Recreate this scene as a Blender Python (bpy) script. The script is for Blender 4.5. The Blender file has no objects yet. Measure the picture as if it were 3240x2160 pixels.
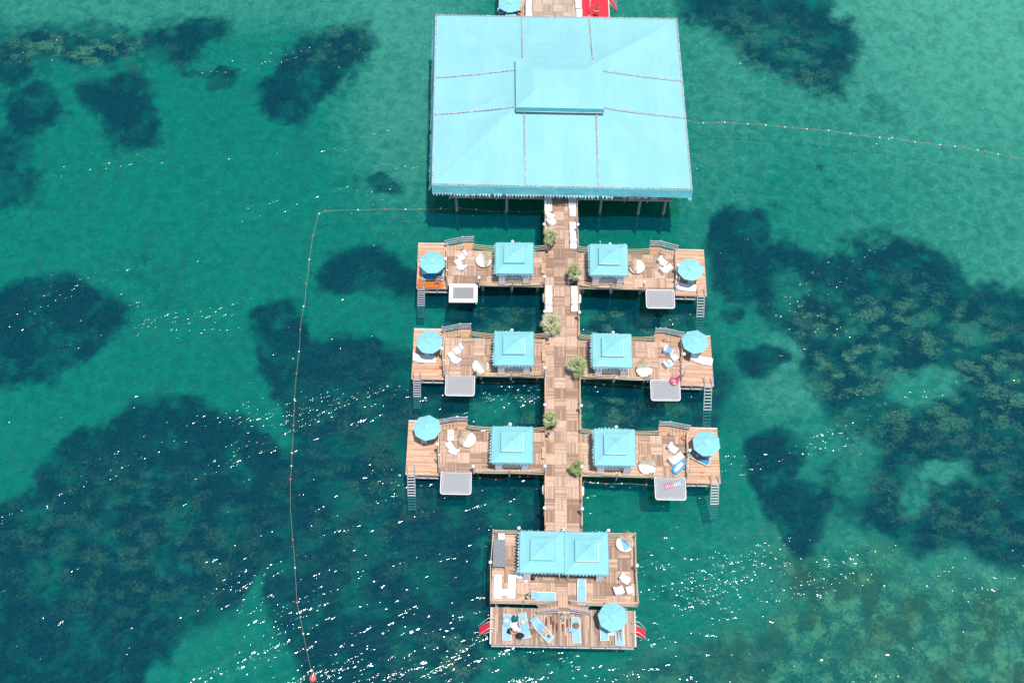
import bpy, math, random
import numpy as np
from mathutils import Vector, Matrix, Quaternion, noise as mnoise
R = math.radians
rnd = random.Random(7)
scene = bpy.context.scene
COL = scene.collection

# ------------------------------------------------------------------ camera
W0, H0, F0 = 3240.0, 2160.0, 3950.0            # photograph's size and focal length in its own pixels
DEP, ROLL = R(62.3), R(0.8)
CAM = Vector((0.0, -50.0, 100.5))
fwd = Vector((0, math.cos(DEP), -math.sin(DEP)))
r0, u0 = Vector((1, 0, 0)), Vector((0, math.sin(DEP), math.cos(DEP)))
rgt = r0 * math.cos(ROLL) + u0 * math.sin(ROLL)
upv = u0 * math.cos(ROLL) - r0 * math.sin(ROLL)
cam = bpy.data.cameras.new("camera"); camo = bpy.data.objects.new("camera", cam); COL.objects.link(camo)
mw = Matrix.Identity(4)
for i in range(3):
    mw[i][0], mw[i][1], mw[i][2], mw[i][3] = rgt[i], upv[i], -fwd[i], CAM[i]
camo.matrix_world = mw
cam.sensor_fit = 'HORIZONTAL'; cam.sensor_width = 36; cam.lens = 36 * F0 / W0
cam.clip_start = 1; cam.clip_end = 2000
scene.camera = camo

# plan survey: a reading of the photograph (frame, x, y) at a known height -> a point of the place
FR = dict(A=(1300, 0, 2.45), B=(1300, 560, 4.2), C=(1780, 560, 4.2), D=(1280, 720, 4.704), E=(1780, 720, 4.704),
          F=(1270, 1000, 4.704), G=(1780, 1000, 4.704), H=(1260, 1290, 4.519), I=(1780, 1290, 4.519),
          J=(1500, 1640, 3.7328), K=(1520, 1880, 7.84), L=(1780, 1880, 7.84), M=(1540, 1660, 7.84), N=(1780, 1660, 7.84),
          O=(1560, 0, 5.6), W=(0, 0, 0.7259), Q=(1360, 590, 6.19), S=(1820, 590, 6.19), T=(880, 600, 4.3556),
          U=(2100, 0, 2.063), V=(0, 900, 1.2444), X=(1700, 600, 15.68))
def pt(px, py, z):
    d = fwd + rgt * ((px - W0 / 2) / F0) - upv * ((py - H0 / 2) / F0)
    t = (z - CAM.z) / d.z
    return CAM + d * t
def g(fr, x, y, z):
    ox, oy, s = FR[fr]
    return pt(ox + x / s, oy + y / s, z)
ZD, ZS, ZB = 2.5, 1.75, 1.6                      # main decks, lower sun decks, front swimming deck above the sea

# ------------------------------------------------------------------ mesh builder
class MB:
    def __init__(s): s.v, s.f, s.sm = [], [], []
    def add(s, vs, fs, smooth=False):
        o = len(s.v); s.v += [Vector(p) for p in vs]
        s.f += [[o + i for i in f] for f in fs]; s.sm += [smooth] * len(fs)
        return s
    def hexa(s, b, t):
        return s.add(list(b) + list(t), [(3, 2, 1, 0), (4, 5, 6, 7), (0, 1, 5, 4), (1, 2, 6, 5), (2, 3, 7, 6), (3, 0, 4, 7)])
    def box(s, c, d, rz=0, rx=0, ry=0):
        m = Matrix.Rotation(rz, 3, 'Z') @ Matrix.Rotation(ry, 3, 'Y') @ Matrix.Rotation(rx, 3, 'X')
        c = Vector(c); x, y, z = d[0] / 2, d[1] / 2, d[2] / 2
        q = [(-x, -y), (x, -y), (x, y), (-x, y)]
        return s.hexa([c + m @ Vector((a, b, -z)) for a, b in q], [c + m @ Vector((a, b, z)) for a, b in q])
    def slab(s, q, z0, z1):
        return s.hexa([(p[0], p[1], z0) for p in q], [(p[0], p[1], z1) for p in q])
    def beam(s, a, b, w, h, z=None):                 # a bar with a rectangular section from a to b
        a, b = Vector(a), Vector(b); d = (b - a).normalized()
        n = d.cross(Vector((0, 0, 1)))
        n = n.normalized() if n.length > 1e-4 else Vector((1, 0, 0))
        u = n.cross(d)
        k = [n * (-w / 2) + u * (-h / 2), n * (w / 2) + u * (-h / 2), n * (w / 2) + u * (h / 2), n * (-w / 2) + u * (h / 2)]
        return s.hexa([a + e for e in k], [b + e for e in k])
    def tube(s, path, r, n=6, closed=False, smooth=True):
        path = [Vector(p) for p in path]; m = len(path)
        rr = r if isinstance(r, (list, tuple)) else [r] * m
        vs, fs = [], []
        for i, p in enumerate(path):
            a = path[(i - 1) % m] if (closed or i > 0) else p
            b = path[(i + 1) % m] if (closed or i < m - 1) else p
            d = (b - a).normalized()
            e = d.cross(Vector((0, 0, 1)))
            e = e.normalized() if e.length > 1e-3 else Vector((1, 0, 0))
            h = e.cross(d)
            for k in range(n):
                t = 2 * math.pi * k / n
                vs.append(p + (e * math.cos(t) + h * math.sin(t)) * rr[i])
        for i in range(m if closed else m - 1):
            j = (i + 1) % m
            for k in range(n):
                l = (k + 1) % n
                fs.append((i * n + k, i * n + l, j * n + l, j * n + k))
        if not closed:
            fs.append(tuple(range(n))[::-1]); fs.append(tuple((m - 1) * n + k for k in range(n)))
        return s.add(vs, fs, smooth)
    def lathe(s, prof, n=16, c=(0, 0, 0), smooth=True, sx=1, sy=1):
        c = Vector(c); vs, fs = [], []
        for r, z in prof:
            for k in range(n):
                t = 2 * math.pi * k / n
                vs.append(c + Vector((r * math.cos(t) * sx, r * math.sin(t) * sy, z)))
        for i in range(len(prof) - 1):
            for k in range(n):
                l = (k + 1) % n
                fs.append((i * n + k, i * n + l, (i + 1) * n + l, (i + 1) * n + k))
        fs.append(tuple(range(n))[::-1]); fs.append(tuple((len(prof) - 1) * n + k for k in range(n)))
        return s.add(vs, fs, smooth)
    def ball(s, c, r, n=12, sx=1, sy=1, sz=1):
        h = n // 2
        return s.lathe([(max(.001, r * math.sin(math.pi * i / h)), -r * sz * math.cos(math.pi * i / h)) for i in range(h + 1)], n, c, True, sx, sy)
    def extr(s, prof, w, m=None):                     # profile in x,z stretched along y, centred
        n = len(prof); vs = [(x, -w / 2, z) for x, z in prof] + [(x, w / 2, z) for x, z in prof]
        fs = [tuple(range(n)), tuple(range(n, 2 * n))[::-1]] + [(i, i + n, (i + 1) % n + n, (i + 1) % n) for i in range(n)]
        if m: vs = [m @ Vector(v) for v in vs]
        return s.add(vs, fs)
    def grid(s, fn, nu, nv, smooth=True):
        vs = [fn(i / nu, j / nv) for j in range(nv + 1) for i in range(nu + 1)]
        fs = [(j * (nu + 1) + i, j * (nu + 1) + i + 1, (j + 1) * (nu + 1) + i + 1, (j + 1) * (nu + 1) + i) for j in range(nv) for i in range(nu)]
        return s.add(vs, fs, smooth)
    def build(s, name, mat, parent=None, off=None, bevel=0, fixn=False):
        me = bpy.data.meshes.new(name)
        off = Vector((0, 0, 0)); q = parent
        while q is not None and getattr(s, 'world', False): off += q.location; q = q.parent
        me.from_pydata([v - off for v in s.v], [], s.f)
        for p, q in zip(me.polygons, s.sm): p.use_smooth = q
        import bmesh
        bm = bmesh.new(); bm.from_mesh(me)
        bmesh.ops.recalc_face_normals(bm, faces=bm.faces); bm.to_mesh(me); bm.free()
        if mat: me.materials.append(mat)
        o = bpy.data.objects.new(name, me); COL.objects.link(o)
        if parent: o.parent = parent
        if bevel:
            b = o.modifiers.new('bevel', 'BEVEL'); b.width = bevel; b.segments = 3; b.limit_method = 'ANGLE'; b.angle_limit = R(30)
            for p in me.polygons: p.use_smooth = True
            w = o.modifiers.new('wn', 'WEIGHTED_NORMAL')
        return o
def WB():
    m = MB(); m.world = True; return m

def tag(o, label, cat, group=None):
    o['label'] = label; o['category'] = cat
    if group: o['group'] = group
    return o
def thing(name, label, cat, loc=(0, 0, 0), rz=0, group=None):
    o = bpy.data.objects.new(name, None); COL.objects.link(o)
    o.empty_display_size = .2; o.location = loc; o.rotation_euler = (0, 0, rz)
    return tag(o, label, cat, group)
KIDS = {}
def copy_tree(o, parent=None):
    c = o.copy(); COL.objects.link(c)
    if parent is not None: c.parent = parent
    for ch in o.children: copy_tree(ch, c)
    return c
PROTO = {}
def put(kind, maker, label, loc, rz=0, scale=1):         # first call builds the thing, the later ones copy it with its parts
    if kind not in PROTO:
        o = maker(); PROTO[kind] = o
    else:
        o = copy_tree(PROTO[kind])
    o.location = loc; o.rotation_euler = (0, 0, rz); o.scale = (scale,) * 3
    o['label'] = label
    return o
def struct(name, mb, mat):
    o = mb.build(name, mat); o['kind'] = 'structure'; return o

# ------------------------------------------------------------------ materials
class NT:
    def __init__(s, name):
        s.m = bpy.data.materials.new(name); s.m.use_nodes = True
        s.t = s.m.node_tree; s.t.nodes.clear()
        s.out = s.t.nodes.new('ShaderNodeOutputMaterial')
    def n(s, ty, ins=None, **kw):
        nd = s.t.nodes.new(ty)
        for k, v in kw.items(): setattr(nd, k, v)
        for k, v in (ins or {}).items(): s.set(nd.inputs[k], v)
        return nd
    def set(s, sock, v):
        if isinstance(v, bpy.types.NodeSocket): s.t.links.new(v, sock)
        elif isinstance(v, bpy.types.Node): s.t.links.new(v.outputs[0], sock)
        elif isinstance(v, (tuple, list)) and sock.type == 'RGBA' and len(v) == 3: sock.default_value = (*v, 1)
        else: sock.default_value = v
    def math(s, op, a, b=0, c=0, clamp=False):
        nd = s.n('ShaderNodeMath', operation=op, use_clamp=clamp)
        s.set(nd.inputs[0], a); s.set(nd.inputs[1], b); s.set(nd.inputs[2], c)
        return nd.outputs[0]
    def mix(s, f, a, b, blend='MIX'):
        nd = s.n('ShaderNodeMix', data_type='RGBA', blend_type=blend)
        s.set(nd.inputs[0], f); s.set(nd.inputs[6], a); s.set(nd.inputs[7], b)
        return nd.outputs[2]
    def pos(s): return s.n('ShaderNodeNewGeometry').outputs['Position']
    def obj(s): return s.n('ShaderNodeTexCoord').outputs['Object']
    def map(s, v, loc=(0, 0, 0), rot=(0, 0, 0), sc=(1, 1, 1)):
        return s.n('ShaderNodeMapping', {'Vector': v, 'Location': loc, 'Rotation': rot, 'Scale': sc}).outputs[0]
    def noise(s, v, sc=1, det=3, ro=.55, dist=0):
        return s.n('ShaderNodeTexNoise', {'Vector': v, 'Scale': sc, 'Detail': det, 'Roughness': ro, 'Distortion': dist}).outputs['Fac']
    def ss(s, x, a, b):
        return s.n('ShaderNodeMapRange', {'Value': x, 'From Min': a, 'From Max': b}, interpolation_type='SMOOTHSTEP', clamp=True).outputs[0]
    def lin(s, x, a, b, c=0, d=1):
        return s.n('ShaderNodeMapRange', {'Value': x, 'From Min': a, 'From Max': b, 'To Min': c, 'To Max': d}, clamp=True).outputs[0]
    def wn(s, v): return s.n('ShaderNodeTexWhiteNoise', {'Vector': v}, noise_dimensions='3D').outputs['Value']
    def xyz(s, v):
        nd = s.n('ShaderNodeSeparateXYZ', {0: v}); return nd.outputs
    def comb(s, x, y, z=0): return s.n('ShaderNodeCombineXYZ', {0: x, 1: y, 2: z}).outputs[0]
    def bump(s, h, st=.5, d=.02): return s.n('ShaderNodeBump', {'Height': h, 'Strength': st, 'Distance': d}).outputs[0]
    def pbr(s, col, rough=.6, metal=0, normal=None, spec=.4, trans=None):
        b = s.n('ShaderNodeBsdfPrincipled', {'Base Color': col, 'Roughness': rough, 'Metallic': metal, 'Specular IOR Level': spec})
        if normal is not None: s.set(b.inputs['Normal'], normal)
        res = b.outputs[0]
        if trans:
            t = s.n('ShaderNodeBsdfTranslucent', {'Color': col})
            res = s.n('ShaderNodeMixShader', {0: trans, 1: res, 2: t}).outputs[0]
        s.t.links.new(res, s.out.inputs[0]); return s.m
def plain(name, c, rough=.6, var=.12, sc=6, metal=0, spec=.4, bump=0, trans=None):
    t = NT(name); p = t.obj()
    f = t.noise(p, sc, 4, .6)
    lo = tuple(max(0, x * (1 - var)) for x in c); hi = tuple(min(1, x * (1 + var)) for x in c)
    nrm = t.bump(t.noise(p, sc * 5, 3), bump, .01) if bump else None
    return t.pbr(t.mix(t.ss(f, .3, .7), lo, hi), rough, metal, nrm, spec, trans)

def wood_common(t, tile, slat, ca, cb, wet=None, gap=.5):
    # tile, slat: sockets with cell ids; returns colour
    a = t.wn(tile); b = t.wn(slat)
    k = t.math('ADD', t.math('MULTIPLY', a, .55), t.math('MULTIPLY', b, .45))
    col = t.mix(k, ca, cb)
    return col
def parquet(name, ca, cb, tile=1.02, n=9):
    t = NT(name); p = t.pos(); x, y, z = t.xyz(p)[:3]
    u = t.math('DIVIDE', t.math('ADD', x, .35), tile); v = t.math('DIVIDE', y, tile)
    iu, iv = t.math('FLOOR', u), t.math('FLOOR', v)
    par = t.math('FLOORED_MODULO', t.math('ADD', iu, iv), 2)
    w = t.n('ShaderNodeMix', {0: par, 2: u, 3: v}, data_type='FLOAT').outputs[0]
    s_ = t.math('MULTIPLY', w, n); si = t.math('FLOOR', s_); fr = t.math('FRACT', s_)
    a = t.wn(t.comb(iu, iv, 3)); b = t.wn(t.comb(si, t.math('ADD', iu, t.math('MULTIPLY', iv, 17)), par))
    k = t.math('ADD', t.math('MULTIPLY', a, .58), t.math('MULTIPLY', b, .42))
    col = t.mix(t.ss(k, .12, .88), ca, cb)
    grain = t.noise(p, 9, 4, .65)
    col = t.mix(t.ss(grain, .35, .7), col, t.mix(.35, col, (.20, .14, .10)))
    stain = t.noise(p, .55, 4, .6)
    col = t.mix(t.math('MULTIPLY', t.ss(stain, .52, .75), .35), col, (.24, .165, .12))
    e = t.math('ABSOLUTE', t.math('SUBTRACT', fr, .5))
    gp = t.ss(e, .40, .49)
    te = t.math('MAXIMUM', t.math('ABSOLUTE', t.math('SUBTRACT', t.math('FRACT', u), .5)), t.math('ABSOLUTE', t.math('SUBTRACT', t.math('FRACT', v), .5)))
    gp = t.math('MAXIMUM', t.math('MULTIPLY', gp, .6), t.ss(te, .485, .498))
    col = t.mix(gp, col, (.05, .035, .025))
    # old footprints and drips
    spots = t.ss(t.noise(t.map(p, sc=(1, .45, 1)), 3.2, 2, .5), .77, .80)
    col = t.mix(t.math('MULTIPLY', spots, .7), col, (.09, .05, .035))
    return t.pbr(col, .75, 0, t.bump(t.math('SUBTRACT', 1, gp), .4, .01), .25)
def planks(name, ca, cb, axis='y', w=.11, wets=(), wetcol=(.30, .10, .03)):
    t = NT(name); p = t.pos(); x, y, z = t.xyz(p)[:3]
    c, l = (y, x) if axis == 'y' else (x, y)
    s_ = t.math('DIVIDE', c, w); si = t.math('FLOOR', s_); fr = t.math('FRACT', s_)
    seg = t.math('FLOOR', t.math('ADD', t.math('DIVIDE', l, 2.6), t.math('MULTIPLY', t.wn(t.comb(si, 5, 1)), 3)))
    b = t.wn(t.comb(si, seg, 2))
    col = t.mix(b, ca, cb)
    gr = t.noise(t.map(p, sc=(1, 7, 1) if axis == 'y' else (7, 1, 1)), 3, 4, .6)
    col = t.mix(t.math('MULTIPLY', t.ss(gr, .45, .75), .4), col, (.22, .12, .07))
    e = t.math('ABSOLUTE', t.math('SUBTRACT', fr, .5)); gp = t.ss(e, .42, .495)
    rough = .7
    for (cx, cy, rx, ry) in wets:
        dx = t.math('DIVIDE', t.math('SUBTRACT', x, cx), rx); dy = t.math('DIVIDE', t.math('SUBTRACT', y, cy), ry)
        d = t.math('SQRT', t.math('ADD', t.math('MULTIPLY', dx, dx), t.math('MULTIPLY', dy, dy)))
        d = t.math('ADD', d, t.math('MULTIPLY', t.math('SUBTRACT', t.noise(p, 2.5, 4, .7), .5), 1.1))
        wm = t.math('SUBTRACT', 1, t.ss(d, .8, 1.05))
        col = t.mix(wm, col, t.mix(b, wetcol, tuple(q * 1.5 for q in wetcol)))
    col = t.mix(t.math('MULTIPLY', gp, .75), col, (.05, .03, .02))
    return t.pbr(col, rough, 0, t.bump(t.math('SUBTRACT', 1, gp), .4, .01), .3)

M = {}
M['parquet'] = parquet('weathered_teak_parquet', (.315, .20, .14), (.74, .505, .37))
M['parquet_pale'] = parquet('pale_teak_parquet', (.42, .31, .23), (.66, .52, .40))
M['sun_planks'] = planks('oiled_deck_planks', (.50, .29, .175), (.76, .49, .335))
M['landing'] = planks('landing_planks', (.46, .25, .135), (.66, .39, .235))
M['front_planks'] = planks('greyed_deck_planks', (.20, .135, .095), (.60, .44, .33), 'x', .13)
M['grey_wood'] = plain('weathered_grey_timber', (.47, .46, .475), .8, .3, 5, bump=.3)
M['pale_wood'] = plain('pale_edge_board', (.62, .57, .52), .7, .15)
M['pile'] = plain('weathered_pile_timber', (.33, .34, .35), .85, .35, 3, bump=.4)
M['white'] = plain('white_plastic', (.80, .80, .80), .45, .04, 3)
M['white_metal'] = plain('white_painted_metal', (.78, .78, .78), .35, .05, 8)
M['steel'] = plain('galvanised_steel', (.50, .52, .55), .45, .15, 9, metal=.5)
M['dark_metal'] = plain('dark_metal', (.03, .03, .035), .5, .2)
M['rope'] = plain('tan_rope', (.74, .54, .35), .9, .2, 20)
def canvas(name, c, strips, rnd_amt, trans, wr=.5):
    t = NT(name); p = t.pos(); x, y, z = t.xyz(p)[:3]
    r = t.n('ShaderNodeObjectInfo').outputs['Random']
    cloth = t.wn(t.comb(t.math('FLOOR', t.math('DIVIDE', x, strips)), t.math('FLOOR', t.math('DIVIDE', y, strips * 3.1)), 4))
    fade = t.noise(p, .45, 4, .6); streak = t.noise(t.map(p, sc=(2.2, .5, 1)), 1.0, 4, .65)
    k = t.math('ADD', t.math('MULTIPLY', cloth, .35), t.math('ADD', t.math('MULTIPLY', t.ss(fade, .3, .7), .35), t.math('MULTIPLY', t.ss(streak, .3, .7), .3)))
    lo = tuple(q * .93 for q in c); hi = tuple(min(1, q * m) for q, m in zip(c, (1.14, 1.05, 1.05)))
    col = t.mix(k, lo, hi)
    col = t.mix(t.math('MULTIPLY', r, rnd_amt), col, tuple(q * m for q, m in zip(c, (.78, .93, .95))))
    drop = t.ss(t.noise(p, 2.6, 2, .5), .78, .82)
    col = t.mix(t.math('MULTIPLY', drop, .35), col, (.75, .78, .74))
    wrk = t.math('ADD', t.noise(t.map(p, rot=(0, 0, R(35)), sc=(.4, 2.4, 1)), 1.6, 3, .6, .8), t.math('MULTIPLY', t.noise(t.map(p, rot=(0, 0, R(-40)), sc=(.5, 2.2, 1)), 1.2, 2, .6), .7))
    return t.pbr(col, .85, 0, t.bump(wrk, wr, .10), .12, trans)
M['turq'] = canvas('turquoise_canvas', (.285, .645, .665), .9, .55, .10)
M['turq_roof'] = canvas('sun_bleached_turquoise_canvas', (.272, .605, .630), 1.5, 0, .08, .45)
M['turq_edge'] = plain('pale_turquoise_fringe', (.34, .62, .67), .85, .05, 2, spec=.15, trans=.12)
M['turq_deep'] = plain('turquoise_valance', (.15, .55, .61), .85, .08, 2, spec=.15, trans=.2)
M['turq_dark'] = plain('folded_teal_canvas', (.02, .30, .33), .85, .2, 8, spec=.15)
M['sling'] = plain('turquoise_sling_fabric', (.28, .53, .62), .8, .06, 6, spec=.2)
M['seam'] = plain('white_seam_lacing', (.56, .54, .55), .8, .1, 8)
M['gap'] = plain('dark_seam_gap', (.05, .04, .05), .9, .2)
M['curtain'] = plain('white_voile_curtain', (.91, .89, .95), .85, .04, 4, spec=.1, trans=.12)
M['cushion'] = plain('white_cushion', (.82, .81, .79), .9, .04, 4, spec=.1)
M['rattan'] = plain('pale_rattan', (.76, .64, .46), .7, .25, 14, bump=.4)
M['straw'] = plain('straw_tuft', (.60, .45, .27), .85, .35, 12)
M['rope_dull'] = plain('weathered_float_rope', (.36, .33, .23), .9, .25, 20)
M['pale_pink'] = plain('pale_pink_vinyl_rib', (.74, .36, .50), .35, .1, 5)
M['pale_aqua'] = plain('pale_aqua_vinyl_rib', (.42, .66, .72), .35, .1, 5)
M['globe'] = plain('opal_globe', (.85, .85, .86), .25, .02)
M['leaf'] = plain('palm_leaf', (.34, .42, .17), .6, .35, 9, trans=.25)
M['leaf_dry'] = plain('pale_palm_leaf', (.56, .56, .35), .6, .25, 9, trans=.2)
M['trunk'] = plain('palm_trunk', (.34, .32, .28), .9, .35, 12, bump=.6)
M['pot'] = plain('dark_planter', (.07, .06, .055), .6, .3)
M['soil'] = plain('dry_soil', (.20, .15, .10), .95, .3, 14)
M['red'] = plain('red_carpet', (.72, .03, .05), .85, .08, 3)
M['red_pad'] = plain('red_padded_tread', (.70, .03, .04), .6, .15, 6)
M['grey_top'] = plain('slate_grey_fabric', (.22, .23, .26), .8, .1, 6)
M['blue'] = plain('blue_sling_fabric', (.02, .28, .55), .8, .08, 6)
M['towel'] = plain('light_blue_towel', (.24, .47, .74), .95, .12, 12, bump=.4)
M['pink'] = plain('pink_vinyl', (.62, .10, .20), .3, .15, 5, spec=.5)
M['float_blue'] = plain('sky_blue_vinyl', (.05, .38, .80), .3, .12, 5, spec=.5)
M['clear'] = plain('pale_pink_vinyl', (.72, .58, .56), .35, .1, 5)
M['orange'] = plain('orange_plastic', (.75, .16, .05), .5, .1)
M['skin_tan'] = plain('tanned_skin', (.42, .23, .15), .55, .1)
M['skin_fair'] = plain('fair_skin', (.60, .38, .29), .55, .1)
M['hair_dark'] = plain('dark_hair', (.02, .015, .012), .5, .3)
M['hair_brown'] = plain('brown_hair', (.16, .095, .05), .5, .3)
M['black'] = plain('black_cloth', (.02, .022, .028), .8, .2)
M['mint'] = plain('pale_green_cloth', (.45, .60, .45), .85, .1)
M['yellow'] = plain('yellow_cloth', (.75, .58, .10), .8, .1)
M['violet'] = plain('violet_cloth', (.12, .08, .55), .8, .1)
M['wicker'] = plain('brown_wicker', (.25, .16, .09), .8, .4, 20)
M['float_white'] = plain('white_float', (.82, .82, .82), .4, .05)
M['float_red'] = plain('red_float', (.72, .14, .11), .4, .1)
M['eye'] = plain('eye_dark', (.02, .015, .01), .3, .1)
def dash_mat():
    t = NT('laced_seam'); x, y, z = t.xyz(t.pos())[:3]
    c = t.math('FLOOR', t.math('MULTIPLY', t.math('ADD', x, t.math('MULTIPLY', y, 1.0)), 2.6)); f = t.math('FRACT', t.math('MULTIPLY', t.math('ADD', x, y), 2.6))
    d = t.math('MULTIPLY', t.ss(t.wn(t.comb(c, 1, 2)), .25, .3), t.math('MULTIPLY', t.ss(f, .15, .22), t.math('SUBTRACT', 1, t.ss(f, .74, .8))))
    return t.pbr(t.mix(d, (.60, .58, .60), (.24, .23, .25)), .85)
M['dash'] = dash_mat()
def net_mat(c=.44):
    t = NT('white_net_mesh'); p = t.pos()
    a = t.map(p, rot=(0, 0, R(45)), sc=(1 / .07,) * 3); x, y, z = t.xyz(a)[:3]
    e = t.math('MAXIMUM', t.math('ABSOLUTE', t.math('SUBTRACT', t.math('FRACT', x), .5)), t.math('ABSOLUTE', t.math('SUBTRACT', t.math('FRACT', y), .5)))
    f = t.ss(e, .24, .34)
    b = t.n('ShaderNodeBsdfDiffuse', {'Color': (c, c, c * 1.02)})
    tr = t.n('ShaderNodeBsdfTransparent')
    r = t.n('ShaderNodeMixShader', {0: t.lin(f, 0, 1, .35, 1), 1: tr, 2: b})
    t.t.links.new(r.outputs[0], t.out.inputs[0]); return t.m
M['net'] = net_mat(); M['net_dark'] = net_mat(.36)
def solar_mat():
    t = NT('solar_cells'); p = t.obj(); x, y, z = t.xyz(p)[:3]
    g1 = t.math('FRACT', t.math('MULTIPLY', x, 12)); g2 = t.math('FRACT', t.math('MULTIPLY', y, 12))
    f = t.math('MAXIMUM', t.ss(g1, .9, .95), t.ss(g2, .9, .95))
    return t.pbr(t.mix(f, (.03, .05, .09), (.35, .38, .42)), .2)
M['solar'] = solar_mat()
# ------------------------------------------------------------------ world and sun
SUN = Vector((.11, -.19, 1)).normalized()
wd = bpy.data.worlds.new("World"); scene.world = wd; wd.use_nodes = True
wt = wd.node_tree; bg = wt.nodes['Background']
sky = wt.nodes.new('ShaderNodeTexSky'); sky.sky_type = 'NISHITA'; sky.sun_disc = False
sky.sun_elevation = math.asin(SUN.z); sky.sun_rotation = math.atan2(SUN.x, SUN.y)
wt.links.new(sky.outputs[0], bg.inputs[0]); bg.inputs[1].default_value = .12
sl = bpy.data.lights.new("sun", 'SUN'); sl.energy = 4.2; sl.angle = R(.5); sl.color = (1, .965, .92)
so = bpy.data.objects.new("sun", sl); COL.objects.link(so)
so.rotation_euler = SUN.to_track_quat('Z', 'Y').to_euler(); so.location = (20, -30, 120)
vs_ = scene.view_settings; vs_.view_transform = 'Standard'; vs_.look = 'None'; vs_.exposure = 0.07; vs_.gamma = 1
scene.render.engine = 'CYCLES'
cy = scene.cycles
cy.max_bounces = 6; cy.diffuse_bounces = 2; cy.glossy_bounces = 2; cy.transparent_max_bounces = 12; cy.transmission_bounces = 2
cy.sample_clamp_indirect = 4; cy.use_denoising = True
try: cy.denoiser = 'OPENIMAGEDENOISE'; cy.denoising_input_passes = 'RGB_ALBEDO_NORMAL'
except Exception: pass

# ------------------------------------------------------------------ the sea bed: where sea grass, pale sand and rock lie (survey in the overview's pixels)
ZBED = -3.4
NX, NY = 380, 330
X0, X1, Y0, Y1 = -600.0, 600.0, -400.0, 700.0
def spaced(a, b, n, c0, c1):                          # finer in the middle, coarse towards the rim
    t = np.linspace(0, 1, n)
    k = int(n * .08)
    return np.concatenate([np.linspace(a, c0, k, endpoint=False), np.linspace(c0, c1, n - 2 * k), np.linspace(c1, b, k + 1)[1:]])
xs = spaced(X0, X1, NX, -56, 56); ys = spaced(Y0, Y1, NY, -33, 52)
gx, gy = np.meshgrid(xs, ys)
# the survey pixel of every bed point
relx, rely, relz = gx - CAM.x, gy - CAM.y, ZBED - CAM.z
def dotv(v): return relx * v.x + rely * v.y + relz * v.z
dz = np.maximum(dotv(fwd), 5.0)
dx_ = (W0 / 2 + F0 * dotv(rgt) / dz) * .7259; dy_ = (H0 / 2 - F0 * dotv(upv) / dz) * .7259
nz = np.zeros((4,) + gx.shape)
for j in range(gx.shape[0]):
    for i in range(gx.shape[1]):
        p = Vector((gx[j, i], gy[j, i], 0))
        nz[0, j, i] = mnoise.noise(p * .16); nz[1, j, i] = mnoise.noise(p * .16 + Vector((40, 9, 3)))
        nz[2, j, i] = mnoise.fractal(p * .42, 1, 2, 4); nz[3, j, i] = mnoise.fractal(p * .42 + Vector((7, 50, 2)), 1, 2, 4)
wx = dx_ + nz[0] * 26 + nz[2] * 20; wy = dy_ + nz[1] * 20 + nz[3] * 16
def poly(pts, soft):
    P = np.array(pts, float); n = len(P)
    inside = np.zeros(wx.shape, bool); d2 = np.full(wx.shape, 1e12)
    for i in range(n):
        a, b = P[i], P[(i + 1) % n]
        ex, ey = b - a; L = ex * ex + ey * ey + 1e-9
        t = np.clip(((wx - a[0]) * ex + (wy - a[1]) * ey) / L, 0, 1)
        d2 = np.minimum(d2, (wx - a[0] - t * ex) ** 2 + (wy - a[1] - t * ey) ** 2)
        c = ((a[1] > wy) != (b[1] > wy))
        xi = a[0] + (wy - a[1]) / (b[1] - a[1] + 1e-9) * ex
        inside ^= c & (wx < xi)
    d = np.sqrt(d2) * np.where(inside, 1, -1)
    t = np.clip(d / (3.4 * soft) + .5, 0, 1)
    return t * t * (3 - 2 * t)
def ell(cx, cy_, rx, ry, ang=0, soft=.35):
    c, s = math.cos(R(ang)), math.sin(R(ang))
    u = ((wx - cx) * c + (wy - cy_) * s) / rx; v = (-(wx - cx) * s + (wy - cy_) * c) / ry
    d = np.sqrt(u * u + v * v); t = np.clip((1 + soft - d) / (2 * soft), 0, 1)
    return t * t * (3 - 2 * t)
grass = np.zeros(gx.shape)
def add(m, k=1.0):
    global grass; grass = np.maximum(grass, m * k)
def cut(m, k=1.0):
    global grass; grass = grass * (1 - m * k)
# upper left
add(poly([(-60, 60), (60, 55), (200, 50), (330, 75), (350, 130), (280, 165), (140, 150), (40, 190), (-60, 230)], 22), .8)
add(poly([(330, 60), (430, 45), (520, 35), (530, 75), (470, 110), (430, 150), (480, 170), (430, 180), (390, 150), (350, 140), (320, 170), (290, 130)], 18), .85)
add(ell(505, 186, 38, 30), .75)
add(poly([(190, 195), (260, 180), (300, 150), (340, 190), (375, 290), (370, 335), (300, 350), (240, 320), (215, 270), (180, 240)], 18), .85)
add(ell(70, 250, 85, 62), .85); add(poly([(-80, 250), (40, 300), (60, 380), (100, 400), (70, 470), (0, 490), (-80, 480)], 30), .75)
add(ell(20, 330, 60, 70), .6)
add(ell(330, 620, 90, 45, 20, .6), .3); add(ell(400, 690, 70, 40, 0, .6), .3)
add(poly([(580, 190), (640, 130), (720, 85), (800, 45), (850, 55), (862, 110), (830, 150), (780, 190), (720, 240), (690, 290), (640, 290), (590, 250)], 20), .92)
add(ell(885, 428, 55, 22, 15), .7); add(ell(800, 420, 45, 20, 15, .6), .35)
# left middle
add(poly([(-80, 650), (60, 632), (180, 640), (280, 690), (300, 745), (250, 800), (180, 840), (90, 880), (-80, 910)], 20), 1)
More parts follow.
